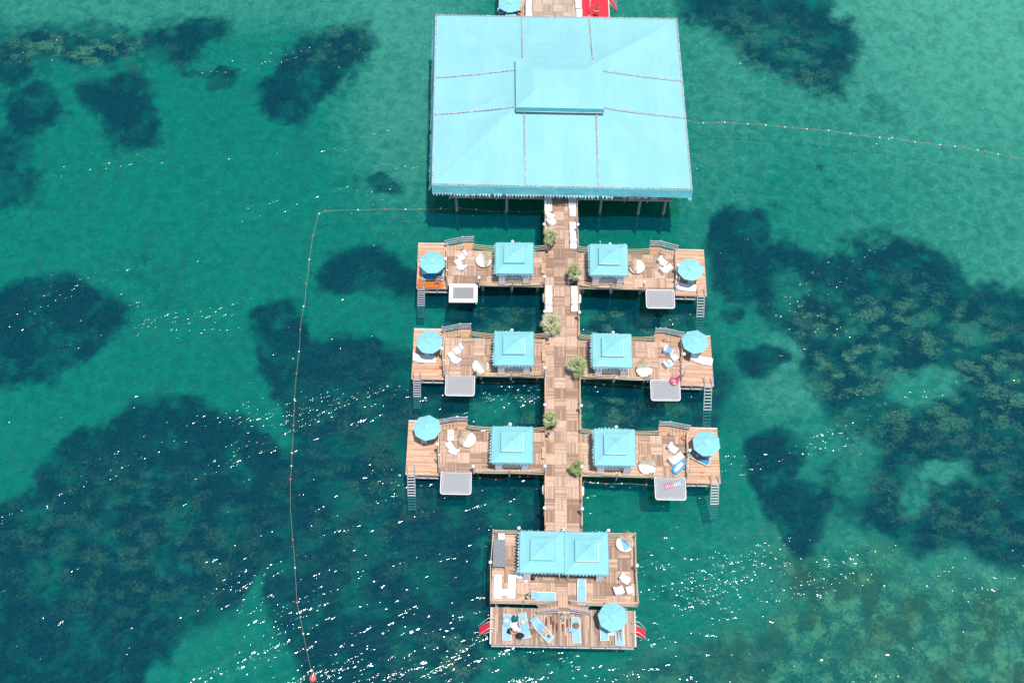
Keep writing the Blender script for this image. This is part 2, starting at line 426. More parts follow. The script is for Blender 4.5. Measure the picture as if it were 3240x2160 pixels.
# beside the left decks
add(poly([(712, 640), (760, 585), (830, 555), (930, 600), (1000, 640), (1090, 690), (960, 690), (880, 670), (790, 690), (720, 680)], 16), .9)
add(poly([(565, 720), (600, 680), (665, 668), (700, 720), (720, 780), (800, 770), (960, 800), (1240, 800), (1250, 1240), (1120, 1240), (1120, 1600), (690, 1600),
          (640, 1440), (610, 1370), (640, 1270), (655, 1120), (660, 1010), (650, 940), (610, 870), (570, 810)], 15), .86)
add(poly([(-80, 1200), (60, 1120), (140, 1010), (230, 950), (330, 915), (430, 905), (530, 945), (600, 985), (650, 1035), (690, 1010), (760, 1100), (700, 1260), (620, 1320),
          (560, 1400), (480, 1440), (420, 1490), (330, 1600), (-80, 1600)], 15), .93)
cut(poly([(655, 1000), (700, 1010), (670, 1045), (640, 1040)], 14), .6)
add(poly([(1100, 590), (1260, 600), (1260, 780), (1090, 795), (1010, 745), (1050, 660)], 22), .88)
add(poly([(1340, 600), (1500, 610), (1640, 690), (1620, 760), (1560, 800), (1340, 790)], 24), .85)
add(poly([(1330, 760), (1620, 770), (1700, 900), (1670, 970), (1560, 1010), (1330, 1010)], 24), .8)
cut(ell(1130, 810, 90, 35, 0, .6), .5); cut(ell(1150, 930, 70, 40, 0, .6), .5); cut(ell(1030, 1060, 45, 35, 0, .6), .55); cut(ell(1110, 940, 60, 50), .4)
cut(ell(1160, 1180, 45, 30, 0, .6), .45); cut(ell(930, 1060, 22, 40, -20, .6), .35)
# upper right
add(poly([(1540, -40), (1900, -40), (1900, 30), (1960, 50), (1985, 110), (1975, 190), (1930, 235), (1880, 235), (1800, 190), (1720, 150), (1640, 95), (1570, 50)], 22), .85)
add(ell(2010, 250, 60, 40, 40, .6), .4); add(ell(1740, 230, 60, 14, 30, .6), .3)
for a, b in [((2040, 560), 12), ((1905, 400), 10), ((1880, 460), 9), ((1960, 480), 9)]: add(ell(a[0], a[1], 45, b, 45, .6), .5)
# right, the great dark meadow with its sandy holes
def zz(pts): return [(1379 + .7259 * x, 459.5 + .7259 * y) for x, y in pts]
add(poly(zz([(350, 70), (430, 20), (520, 40), (550, 120), (640, 150), (780, 170), (770, 110), (870, 85), (1000, 140), (1120, 200), (1200, 260), (1420, 270), (1420, 1190), (1260, 1180), (1150, 1110), (1000, 1120),
             (900, 1060), (760, 1000), (690, 900), (670, 780), (700, 680), (650, 580), (610, 500), (600, 420), (520, 380), (500, 330), (400, 320), (340, 240), (345, 150)]), 20), .93)
def zell(x, y, rx, ry, a=0, s=.5): return ell(1379 + .7259 * x, 459.5 + .7259 * y, rx * .7259, ry * .7259, a, s)
cut(zell(600, 285, 60, 75, 20), .4); cut(zell(1025, 595, 115, 50, -15), .8); cut(zell(690, 750, 65, 60), .75); cut(zell(800, 830, 95, 120, 10), .62); cut(zell(1085, 860, 95, 42), .75); cut(zell(1000, 940, 45, 55), .6)
add(poly(zz([(480, 130), (600, 150), (660, 240), (640, 360), (560, 350), (480, 300)]), 18), .72); cut(zell(600, 285, 45, 55, 20), .35); add(zell(385, 590, 55, 75), .7); add(zell(350, 500, 35, 45), .55)
cut(zell(900, 480, 60, 30, 0, .6), .35); cut(zell(1150, 420, 70, 28, 10, .6), .35); cut(zell(820, 400, 60, 25, 0, .6), .3); cut(zell(860, 130, 40, 30), .4)
add(poly(zz([(600, 860), (700, 870), (760, 950), (720, 1060), (640, 1090), (600, 980)]), 16), .85); add(zell(500, 500, 80, 48), .9); add(zell(420, 355, 42, 26), .75); add(zell(560, 20, 40, 20, 30), .4)
add(poly(zz([(460, 760), (540, 730), (620, 740), (640, 800), (610, 860), (640, 930), (620, 1010), (690, 1060), (680, 1120), (620, 1140), (570, 1080), (520, 1000), (470, 920), (450, 840)]), 15), .95)
add(poly([(1120, 1240), (1280, 1230), (1300, 1600), (1120, 1600)], 60), .6)
add(ell(1560, 1360, 100, 40, 20, .6), .35); add(ell(1480, 1290, 50, 30, 0, .6), .3)
# rock shelves and reddish weed
rock = np.maximum.reduce([poly([(1750, 1240), (1980, 1250), (2150, 1310), (2440, 1340), (2440, 1640), (1650, 1640), (1700, 1480), (1800, 1380)], 45),
                          poly([(1420, 1520), (1560, 1490), (1700, 1440), (1800, 1440), (1860, 1640), (1350, 1640)], 30) , ell(1000, 1530, 90, 50, 0, .5) * .8])
add(poly([(1470, 1500), (1600, 1480), (1730, 1440), (1800, 1470), (1790, 1530), (1640, 1600), (1480, 1600)], 18) , .38)
mott = np.maximum.reduce([ell(190, 115, 190, 55, 5, .5), poly([(1820, 700), (2100, 655), (2300, 740), (2420, 860), (2420, 1010), (2100, 990), (1900, 970), (1840, 860)], 50) * .9, poly([(1880, 900), (2400, 950), (2400, 1300), (2000, 1220), (1880, 1080)], 50) * .4,
                          ell(1790, 130, 150, 80, 30, .5) * .6, ell(780, 90, 90, 35, -35, .5) * .5, ell(1150, 1500, 200, 80, 0, .6) * .8, ell(1150, 860, 150, 260, 0, .6) * .7,
                          ell(1460, 820, 170, 210, 0, .6) * .9, ell(300, 1250, 300, 180, 0, .6) * .35, ell(850, 1100, 200, 250, 0, .6) * .3])
pale = np.clip((dx_ - 1500) / 850, 0, 1) * .45 + np.clip((420 - dy_) / 500, 0, 1) * np.clip((dx_ - 500) / 1700, 0, 1) * .7
pale = pale + ell(940, 220, 150, 260, 0, .7) * .5 + ell(300, 10, 600, 70, 0, .6) * .4 + ell(1640, 400, 90, 260, 0, .7) * .18 + ell(480, 1500, 130, 110, 0, .6) * .1 + ell(1800, 860, 70, 110, 0, .5) * .3 + ell(1640, 1330, 160, 120, 0, .6) * .1
pale = np.clip(pale, 0, 1)
relief = nz[0] * .25 + nz[2] * .22 * (grass + rock * .6)
bm_ = MB()
bv = [(gx[j, i], gy[j, i], ZBED + relief[j, i]) for j in range(gx.shape[0]) for i in range(gx.shape[1])]
me = bpy.data.meshes.new('seabed')
nx = gx.shape[1]
me.from_pydata(bv, [], [(j * nx + i, j * nx + i + 1, (j + 1) * nx + i + 1, (j + 1) * nx + i) for j in range(gx.shape[0] - 1) for i in range(nx - 1)])
me.polygons.foreach_set('use_smooth', [True] * len(me.polygons))
for nm, ar in (('grass', grass), ('rock', rock), ('mott', mott), ('pale', pale)):
    at = me.attributes.new(nm, 'FLOAT', 'POINT'); at.data.foreach_set('value', ar.astype(np.float32).ravel())
t = NT('seabed_sand_sea_grass_caustics'); p = t.pos()
def attr(n): return t.n('ShaderNodeAttribute', attribute_name=n).outputs['Fac']
ga, ra, ma, pa = attr('grass'), attr('rock'), attr('mott'), attr('pale')
wob = t.n('ShaderNodeTexNoise', {'Vector': t.map(p, rot=(0, 0, R(-20)), sc=(.8, 1.5, 1)), 'Scale': 1.3, 'Detail': 2}).outputs['Color']
p = t.n('ShaderNodeVectorMath', {0: p, 1: t.n('ShaderNodeVectorMath', {0: wob, 3: .9}, operation='SCALE').outputs[0]}, operation='ADD').outputs[0]
n_big = t.noise(p, .30, 4, .62, .3); n_mid = t.noise(p, 1.0, 5, .62, .5); n_fine = t.noise(p, 4.2, 4, .65, .5)
caustic_wav = t.noise(t.map(p, rot=(0, 0, R(25)), sc=(1, 1.9, 1)), 1.25, 3, .6, 1.6)
sand = t.mix(t.ss(pa, 0, 1), (.012, .50, .345), (.74, .92, .74))
sand = t.mix(t.math('MULTIPLY', t.ss(n_mid, .40, .62), .72), sand, t.mix(.45, sand, (.02, .14, .11)))
sand = t.mix(t.math('MULTIPLY', t.ss(caustic_wav, .52, .66), t.lin(pa, 0, .5, .16, .6)), sand, t.mix(.5, sand, (.95, 1, .8)))  # soft caustic light painted as lighter mottling, strongest on the pale sand
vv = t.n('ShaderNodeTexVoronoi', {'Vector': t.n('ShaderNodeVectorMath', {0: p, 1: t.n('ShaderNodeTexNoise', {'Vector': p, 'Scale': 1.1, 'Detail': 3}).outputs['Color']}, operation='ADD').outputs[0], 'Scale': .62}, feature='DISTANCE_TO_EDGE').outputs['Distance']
caustic_vein = t.math('MULTIPLY', t.math('SUBTRACT', 1, t.ss(vv, .02, .22)), t.ss(n_fine, .38, .62))
sand = t.mix(t.math('MULTIPLY', caustic_vein, t.lin(pa, .02, .4, .10, .7)), sand, t.mix(.65, sand, (.95, 1, .82)))  # thin web of caustic light painted into the sand colour
sand = t.mix(t.math('MULTIPLY', t.ss(n_big, .5, .75), .45), sand, (.10, .30, .22))
vor = t.n('ShaderNodeTexVoronoi', {'Vector': t.n('ShaderNodeVectorMath', {0: p, 1: t.n('ShaderNodeTexNoise', {'Vector': p, 'Scale': .8, 'Detail': 5, 'Roughness': .7}).outputs['Color']}, operation='ADD').outputs[0], 'Scale': .38}, feature='DISTANCE_TO_EDGE').outputs['Distance']
crack = t.math('SUBTRACT', 1, t.ss(vor, .0, .12))
vr = t.n('ShaderNodeTexVoronoi', {'Vector': p, 'Scale': .75, 'Randomness': 1.0}, feature='SMOOTH_F1').outputs['Distance']
rk = t.math('ADD', t.math('SUBTRACT', 1.0, t.math('MULTIPLY', vr, 1.1)), t.math('ADD', t.math('MULTIPLY', t.math('SUBTRACT', n_mid, .5), 1.4), t.math('MULTIPLY', t.math('SUBTRACT', n_fine, .5), 1.5)))
rockc = t.mix(t.ss(rk, .30, .95), (.03, .07, .03), (.95, .86, .50))
rockc = t.mix(t.math('MULTIPLY', t.ss(n_big, .40, .62), .55), rockc, (.46, .36, .13))
rockc = t.mix(t.math('MULTIPLY', crack, t.lin(n_mid, .35, .65, .0, .6)), rockc, (.03, .07, .05))
sand = t.mix(t.math('MULTIPLY', ra, t.lin(n_big, .35, .65, .45, 1.0)), sand, rockc)
gm = t.math('ADD', ga, t.math('MULTIPLY', t.math('SUBTRACT', n_mid, .5), t.lin(ga, .0, .35, .0, .85)))
gm = t.math('ADD', gm, t.math('MULTIPLY', t.math('SUBTRACT', n_fine, .5), t.lin(ga, .0, .3, .0, .40)))
gm = t.ss(t.math('SUBTRACT', gm, t.math('MULTIPLY', t.math('MULTIPLY', ma, t.math('SUBTRACT', n_big, .45)), .75)), .12, .86)
gc = t.mix(t.ss(n_fine, .32, .7), (.0, .010, .016), (.015, .11, .09))
vc = t.n('ShaderNodeTexVoronoi', {'Vector': t.map(p, rot=(0, 0, R(-15)), sc=(.75, 1.15, 1)), 'Scale': .85, 'Randomness': 1.0}, feature='SMOOTH_F1').outputs['Distance']
nb2 = t.noise(p, .42, 3, .6)
clump = t.math('ADD', t.math('SUBTRACT', 1.0, t.math('MULTIPLY', vc, 1.15)), t.math('ADD', t.math('MULTIPLY', t.math('SUBTRACT', nb2, .5), 1.0), t.math('MULTIPLY', t.math('SUBTRACT', n_fine, .5), .6)))
gc = t.mix(t.math('MULTIPLY', t.ss(clump, .40, .80), t.math('MULTIPLY', ma, .92)), gc, t.mix(t.ss(n_fine, .3, .7), (.07, .14, .08), (.95, .72, .42)))
gc = t.mix(t.math('MULTIPLY', t.ss(n_big, .46, .66), t.lin(n_mid, .35, .62, .10, .80)), gc, (.025, .36, .25))
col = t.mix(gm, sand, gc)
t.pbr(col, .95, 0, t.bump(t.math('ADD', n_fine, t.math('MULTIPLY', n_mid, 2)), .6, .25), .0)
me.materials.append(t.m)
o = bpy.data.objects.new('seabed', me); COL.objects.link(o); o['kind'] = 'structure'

# ------------------------------------------------------------------ the water surface
t = NT('sea_water'); p = t.pos()
pr = t.map(p, rot=(0, 0, R(-22)))
swell = t.noise(t.map(pr, sc=(.10, .38, 1)), 1, 3, .55, .4)
chop = t.noise(t.map(pr, sc=(.55, 1.15, 1)), 1.0, 3, .6, .4)
rip = t.noise(t.map(pr, sc=(.9, 1.5, 1)), 2.1, 2, .5, .3)
gust = t.noise(t.map(pr, sc=(.045, .16, 1)), 1, 3, .6)
h = t.math('ADD', t.math('MULTIPLY', swell, .55), t.math('MULTIPLY', chop, .30))
h = t.math('ADD', h, t.math('MULTIPLY', rip, t.math('MULTIPLY_ADD', t.ss(gust, .46, .68), .26, .062)))
nb = t.n('ShaderNodeBump', {'Height': h, 'Strength': 1.0, 'Distance': WAVE if 'WAVE' in globals() else .43}).outputs[0]
fr = t.n('ShaderNodeFresnel', {'IOR': 1.33, 'Normal': nb})
tr = t.n('ShaderNodeBsdfTransparent', {'Color': (.42, .80, .74)})
sc = t.n('ShaderNodeBsdfDiffuse', {'Color': (.0, .074, .126), 'Normal': nb})
gl = t.n('ShaderNodeBsdfGlossy', {'Color': (1, 1, 1), 'Roughness': .125, 'Normal': nb}, distribution='BECKMANN')
base = t.n('ShaderNodeMixShader', {0: .36, 1: tr, 2: sc})
fin = t.n('ShaderNodeMixShader', {0: fr, 1: base, 2: gl})
t.t.links.new(fin.outputs[0], t.out.inputs[0])
struct('water', MB().add([(-600, -400, 0), (600, -400, 0), (600, 700, 0), (-600, 700, 0)], [(0, 1, 2, 3)]), t.m)
# ------------------------------------------------------------------ prototypes (each in its own local space, z = 0 on what it stands on)
def fringe(mb, a, b, w=.2, h=.24, out=(0, -1, 0), lift=.15, seed=0, skip=0):
    q = random.Random(seed); a, b, out = Vector(a), Vector(b), Vector(out)
    L = (b - a).length; n = max(3, round(L / w)); d = (b - a) / n
    prev = q.random()
    for i in range(n):
        prev = .6 * prev + .4 * q.random()
        if q.random() < skip: continue
        p0, p1 = a + d * i, a + d * (i + 1)
        ang = R(8 + prev * lift * 170)
        k = h * (.8 + .4 * q.random())
        tip = (p0 + p1) / 2 + out * (k * math.sin(ang)) + Vector((0, 0, -k * math.cos(ang)))
        tip += d * q.uniform(-.25, .25)
        mb.add([p0, p1, tip], [(0, 1, 2)])
def valance(mb, a, b, h, out, seed, amp=.05, n=40, flare=.12):
    q = random.Random(seed); ph = [q.uniform(0, 6) for _ in range(4)]; a, b, out = Vector(a), Vector(b), Vector(out)
    def fn(u, v):
        p = a.lerp(b, u)
        w = math.sin(u * 23 + ph[0] + v * 2) * .5 + math.sin(u * 51 + ph[1] - v * 3) * .3 + math.sin(u * 9 + ph[2]) * .4
        return p + out * (flare * v + amp * w * v) + Vector((0, 0, -h * v))
    mb.grid(fn, n, 4)

def pyramid(mb, hx, hy, z0, tx, ty, z1, sag=.05, n=8):
    # four canvas panels from the eave rectangle up to a smaller rectangle, with a slight sag
    lo = [(-hx, -hy), (hx, -hy), (hx, hy), (-hx, hy)]; hi = [(-tx, -ty), (tx, -ty), (tx, ty), (-tx, ty)]
    for k in range(4):
        l = (k + 1) % 4
        def fn(u, v):
            a = Vector((*lo[k], z0)).lerp(Vector((*lo[l], z0)), u); b = Vector((*hi[k], z1)).lerp(Vector((*hi[l], z1)), u)
            p = a.lerp(b, v); p.z -= sag * math.sin(math.pi * v) * (0.35 + .65 * math.sin(math.pi * u))
            return p
        mb.grid(fn, n, n, False)

def make_cabana(hx=1.68, hy=1.62, H=2.38, seed=1, lift=.3, hem=(), flips=()):
    o = thing('cabana', '', 'cabana', group='canopied cabanas on the jetty platforms')
    # canopy
    m = MB(); pyramid(m, hx, hy, H, .80, .76, H + .44, .06); m.build('canopy', M['turq'], o)
    m = MB(); cs = [(-hx, -hy), (hx, -hy), (hx, hy), (-hx, hy)]; outs = [(0, -1, 0), (1, 0, 0), (0, 1, 0), (-1, 0, 0)]
    for k in range(4):
        a, b = Vector((*cs[k], H)), Vector((*cs[(k + 1) % 4], H))
        valance(m, a, b, .14, outs[k], seed * 10 + k, .02 if k == 0 else .03, 30, .0 if k == 0 else .05)
        fo_ = Vector(outs[k]) * (.05 if k else 0); fringe(m, a + Vector((0, 0, -.13)) + fo_, b + Vector((0, 0, -.13)) + fo_, .27, .22, outs[k], [lift * .35, .1, .5, lift * 1.5][k], seed * 7 + k)
    m.build('valance', M['turq_edge'], o)
    # raised top roof with its own little fringe, on four short struts
    m = MB(); pyramid(m, .93, .88, H + .66, .03, .03, H + 1.02, .04, 6); cu = m.build('top_canopy', M['turq'], o)
    m = MB(); c2 = [(-.93, -.88), (.93, -.88), (.93, .88), (-.93, .88)]
    for k in range(4): fringe(m, (*c2[k], H + .66), (*c2[(k + 1) % 4], H + .66), .13, .15, outs[k], .1, seed * 3 + k)
    m.build('top_fringe', M['turq_edge'], cu)
    for k in hem:                                       # bare white edge tube where the wind has folded the little fringe up
        MB().tube([(*c2[k], H + .645), (*c2[(k + 1) % 4], H + .645)], .035, 6).build('edge_tube', M['white_metal'], cu)
    for (k, u0, u1) in flips:                           # pennants blown back over the canopy edge
        q = random.Random(seed + k); a, b = Vector((*cs[k], H + .03)), Vector((*cs[(k + 1) % 4], H + .03)); n = int((b - a).length * (u1 - u0) / .24); d = (b - a) * ((u1 - u0) / n); a = a.lerp(b, u0)
        m = MB(); iw = -Vector(outs[k])
        m.add([a + d * i for i in range(n + 1)] + [a + d * i + Vector((0, 0, -.012)) for i in range(n + 1)], [(i, i + 1, n + 2 + i, n + 1 + i) for i in range(n)])
        for i in range(n):
            if q.random() < .2: continue
            tip = a + d * (i + .5 + q.uniform(-.2, .2)) + iw * q.uniform(.18, .26) + Vector((0, 0, q.uniform(.09, .13)))
            m.v.append(tip); m.f.append([i, i + 1, len(m.v) - 1]); m.sm.append(False)
        m.build('blown_pennants', M['turq_edge'], o)
    m = MB()
    for sx in (-1, 1):
        for sy in (-1, 1): m.tube([(sx * .78, sy * .74, H + .44), (sx * .85, sy * .8, H + .66)], .025, 5)
    for k in range(4):
        a, b = Vector((*cs[k], H - .02)), Vector((*cs[(k + 1) % 4], H - .02)); m.tube([a * .985, b * .985], .03, 6)
    m.build('roof_frame', M['white_metal'], o)
    bx, by = hx - .32, hy - .13
    for sx in (-1, 1):
        for sy in (-1, 1):
            MB().tube([(sx * bx, sy * by, 0), (sx * bx, sy * by, H)], .04, 8).build('post', M['white_metal'], o)
    # curtains: bunched front pair, side and back drapes
    def drape(p0, p1, z0, z1, amp, n=26, ph=0.):
        m = MB(); p0, p1 = Vector(p0), Vector(p1); d = (p1 - p0).normalized(); nn = Vector((d.y, -d.x, 0))
        def fn(u, v):
            p = p0.lerp(p1, u) + nn * (amp * math.sin(u * 24 + ph + v * .8) * (.3 + .7 * v)); p.z = z1 + (z0 - z1) * v
            return p
        m.grid(fn, n, 5); return m
    for sx in (-1, 1):
        drape((sx * (bx + .02), -by - .03, 0), (sx * (bx - .56), -by - .03, 0), .03, H - .05, .035, 20, sx).build('curtain', M['curtain'], o)
        m = MB()                                       # swag drawn across the top towards the middle
        def fn(u, v):
            x = sx * ((bx - .5) * (1 - u)); zt = H - .06; zb = H - .06 - .95 * (1 - u) ** 1.6 * v
            return Vector((x, -by - .01 + .03 * math.sin(u * 18 + v), zb if v else zt))
        m.grid(fn, 16, 4); m.build('curtain', M['curtain'], o)
        drape((sx * bx, -by, 0), (sx * bx, -by + .8, 0), .03, H - .05, .03).build('curtain', M['curtain'], o)
        drape((sx * bx, by, 0), (sx * bx, by - .8, 0), .03, H - .05, .03).build('curtain', M['curtain'], o)
    return o
def make_sofa():
    o = thing('cabana_sofa', '', 'sofa', group='white sofas inside the cabanas')
    MB().box((0, .40, .2), (2.36, .78, .36)).build('base', M['white'], o, bevel=.03)
    for k in (-1, 0, 1): MB().box((k * .78, .44, .45), (.76, .70, .14)).build('seat_cushion', M['cushion'], o, bevel=.04)
    MB().box((0, -.02, .43), (2.36, .16, .80)).build('backrest', M['cushion'], o, bevel=.04)
    return o

def make_parasol(r=1.2, H=2.2, n=8):
    o = thing('parasol', '', 'parasol', group='open turquoise parasols')
    m = MB(); rings = [(0.02, H + .36), (.22, H + .32), (.24, H + .285), (r * .55, H + .17), (r, H)]
    for k in range(n):
        a0, a1 = 2 * math.pi * (k + .5) / n, 2 * math.pi * (k + 1.5) / n
        for (ra, za), (rb, zb) in zip(rings[:-1], rings[1:]):
            def P(rr, z, u):
                a, b = Vector((math.cos(a0), math.sin(a0), 0)), Vector((math.cos(a1), math.sin(a1), 0))
                p = a.lerp(b, u) * rr; p.z = z - .05 * math.sin(math.pi * u) * min(1, rr / r); return p
            m.add([P(ra, za, 0), P(ra, za, .5), P(ra, za, 1), P(rb, zb, 1), P(rb, zb, .5), P(rb, zb, 0)], [(0, 1, 4, 5), (1, 2, 3, 4)])
    cn = m.build('canopy', M['turq'], o)
    m = MB()                                            # vent cap over the top opening, slightly proud
    for k in range(n):
        a0, a1 = 2 * math.pi * (k + .5) / n, 2 * math.pi * (k + 1.5) / n
        m.add([(0, 0, H + .42), (.34 * math.cos(a0), .34 * math.sin(a0), H + .335), (.34 * math.cos(a1), .34 * math.sin(a1), H + .335)], [(0, 1, 2)])
    m.build('vent_cap', M['turq'], cn)
    m = MB()
    for k in range(n):
        a = 2 * math.pi * (k + .5) / n; c, s = math.cos(a), math.sin(a)
        m.tube([(.05 * c, .05 * s, H + .31), (r * .55 * c, r * .55 * s, H + .13), (r * c, r * s, H - .03)], .012, 4)
        m.tube([(.05 * c, .05 * s, H - .15), (r * .5 * c, r * .5 * s, H + .12)], .01, 4)
    m.build('ribs', M['white_metal'], o)
    MB().tube([(0, 0, 0), (0, 0, H + .42)], .028, 8).build('pole', M['dark_metal'], o)
    MB().ball((0, 0, H + .47), .075, 10).build('finial', M['white'], o)
    MB().lathe([(.30, 0), (.30, .05), (.08, .09), (.045, .3), (.045, .32)], 16).build('foot', M['grey_wood'], o)
    return o

def make_daybed():
    o = thing('daybed', '', 'daybed', group='round rattan daybeds')
    m = MB(); m.lathe([(.50, .0), (.56, .02), (.70, .22), (.735, .34), (.70, .36), (.66, .33)], 40)
    for k in range(40):
        a = 2 * math.pi * k / 40
        m.tube([(.53 * math.cos(a), .53 * math.sin(a), .02), (.72 * math.cos(a), .72 * math.sin(a), .26), (.735 * math.cos(a), .735 * math.sin(a), .35)], .012, 4)
    m.build('rattan_base', M['rattan'], o)
    MB().lathe([(.66, .28), (.70, .34), (.685, .40), (.62, .435), (.0, .45)], 40).build('mattress', M['cushion'], o)
    # half dome hood woven from bent canes, standing over the back (+x) half
    m = MB(); cans = []
    for k in range(13):
        t0 = R(k * 4.6 + 40)
        path = []
        for j in range(17):
            s = math.pi * j / 16
            y, q = -.72 * math.cos(s), math.sin(s)
            path.append((.72 * q * math.cos(t0) * .95 + .02, y, .36 + .78 * q * math.sin(t0)))
        m.tube(path, .011, 4)
    for j in range(2, 15, 1):
        s = math.pi * j / 16; y, q = -.72 * math.cos(s), math.sin(s)
        m.tube([(.72 * q * math.cos(R(k * 8 + 36)) * .95 + .02, y, .36 + .78 * q * math.sin(R(k * 8 + 36))) for k in range(8)], .009, 4)
    hood = m.build('hood', M['rattan'], o)
    m = MB(); q = random.Random(5)
    for k in range(70):
        a = q.uniform(0, 6.28); L = q.uniform(.25, .62)
        b = Vector((.40 + q.uniform(-.08, .08), q.uniform(-.12, .12), 1.02 + q.uniform(0, .08)))
        tip = b + Vector((math.cos(a) * L, math.sin(a) * L, q.uniform(-.35, .08)))
        m.tube([b, b.lerp(tip, .5) + Vector((0, 0, .10)), tip], [.022, .016, .004], 3, smooth=False)
    m.build('straw_tuft', M['straw'], hood)
    for s in (-1, 0, 1): MB().box((.40 - abs(s) * .06, s * .33, .53), (.13, .36, .30), 0, 0, R(22)).build('cushion', M['cushion'], o, bevel=.05)
    return o

CHAIR = [(-.02, 0), (.74, 0), (.78, .36), (.70, .39), (.40, .33), (.26, .38), (.12, .74), (.04, .78), (-.08, .74)]
def make_chair():
    o = thing('armchair', '', 'chair', group='white moulded low chairs')
    MB().extr([(-.02, 0), (.74, 0), (.78, .36), (.70, .39), (.40, .33), (.20, .345), (.0, .345)], .62).build('seat', M['white'], o, bevel=.03)
    MB().extr([(.0, .34), (.26, .345), (.13, .74), (.05, .78), (-.08, .74)], .62).build('backrest', M['white'], o, bevel=.03)
    return o
def make_pouf():
    o = thing('ottoman', '', 'ottoman', group='white cube ottomans')
    MB().box((0, 0, .20), (.56, .56, .40)).build('body', M['white'], o, bevel=.035)
    MB().box((0, 0, .425), (.54, .54, .06)).build('seat_pad', M['cushion'], o, bevel=.025)
    return o
def make_chaise():
    o = thing('wave_chaise', '', 'chaise longue', group='white wave shaped chaise longues')
    MB().extr([(0, 0), (1.95, 0), (2.0, .24), (1.75, .30), (1.42, .26), (1.10, .22), (.86, .30), (.7, .30), (.7, .0)], .72).build('seat', M['white'], o, bevel=.03)
    MB().extr([(-.02, 0), (.70, 0), (.70, .30), (.42, .42), (.10, .72), (-.02, .70)], .72).build('backrest', M['white'], o, bevel=.03)
    return o
def make_bench(L=1.25):
    o = thing('block_bench', '', 'bench', group='white block benches along the walkway')
    MB().box((0, 0, .19), (.62, L, .38)).build('body', M['white'], o, bevel=.03)
    MB().box((0, 0, .41), (.60, L - .02, .07)).build('seat_pad', M['cushion'], o, bevel=.025)
    return o
def make_flat_bed():
    o = thing('flat_lounger', '', 'lounger', group='white padded flat loungers')
    MB().box((0, 0, .14), (.66, 1.95, .10)).build('frame', M['white_metal'], o, bevel=.01)
    for sx in (-1, 1):
        for sy in (-1, 1): MB().box((sx * .28, sy * .88, .045), (.06, .06, .09)).build('leg', M['white_metal'], o)
    MB().box((0, 0, .25), (.66, 1.95, .11)).build('mattress', M['cushion'], o, bevel=.04)
    return o
def make_lounger(fab='sling', tilt=38):
    # head at +y, foot at -y
    o = thing('sun_lounger', '', 'sun lounger', group='turquoise sling sun loungers')
    m = MB(); w = .66
    for sx in (-1, 1):
        m.beam((sx * w / 2, -1.0, .33), (sx * w / 2, .95, .33), .05, .05)
        m.beam((sx * .30, .36, .37), (sx * .30, .36 + .62 * math.cos(R(tilt)) + .06, .37 + .66 * math.sin(R(tilt)) + .03), .035, .035)
    for y in (-1.0, .95): m.beam((-w / 2, y, .33), (w / 2, y, .33), .04, .04)
    m.beam((-.3, .36 + .62 * math.cos(R(tilt)) + .06, .39 + .66 * math.sin(R(tilt))), (.3, .36 + .62 * math.cos(R(tilt)) + .06, .39 + .66 * math.sin(R(tilt))), .035, .035)
    m.build('frame', M['white_metal'], o)
    for sx in (-1, 1):
        for sy in (-.93, .82): MB().beam((sx * .32, sy, 0), (sx * .32, sy, .33), .045, .05).build('leg', M['white_metal'], o)
    MB().grid(lambda u, v: Vector(((u - .5) * (w - .08), -.97 + v * 1.33, .365 - .02 * math.sin(math.pi * u))), 6, 10).build('seat', M[fab], o)
    MB().grid(lambda u, v: Vector(((u - .5) * .58, .37 + v * .64 * math.cos(R(tilt)), .372 + v * .66 * math.sin(R(tilt)) - .02 * math.sin(math.pi * u))), 6, 6).build('backrest', M[fab], o)
    m = MB()
    for sx in (-1, 1): m.beam((sx * .28, .66, .35 + .3 * math.tan(R(tilt)) * .9), (sx * .30, .9, .35), .02, .02)
    m.build('strut', M['white_metal'], o)
    return o
def make_lamp(h=1.55):
    o = thing('globe_lamp', '', 'lamp', group='globe lamps on the railing posts')
    MB().box((0, 0, h / 2), (.09, .09, h)).build('post', M['grey_wood'], o)
    MB().lathe([(.07, h), (.075, h + .05), (.05, h + .06)], 12).build('collar', M['dark_metal'], o)
    MB().ball((0, 0, h + .17), .15, 18).build('globe', M['globe'], o)
    MB().lathe([(.03, h + .305), (.025, h + .335), (.005, h + .34)], 10).build('cap', M['white_metal'], o)
    return o
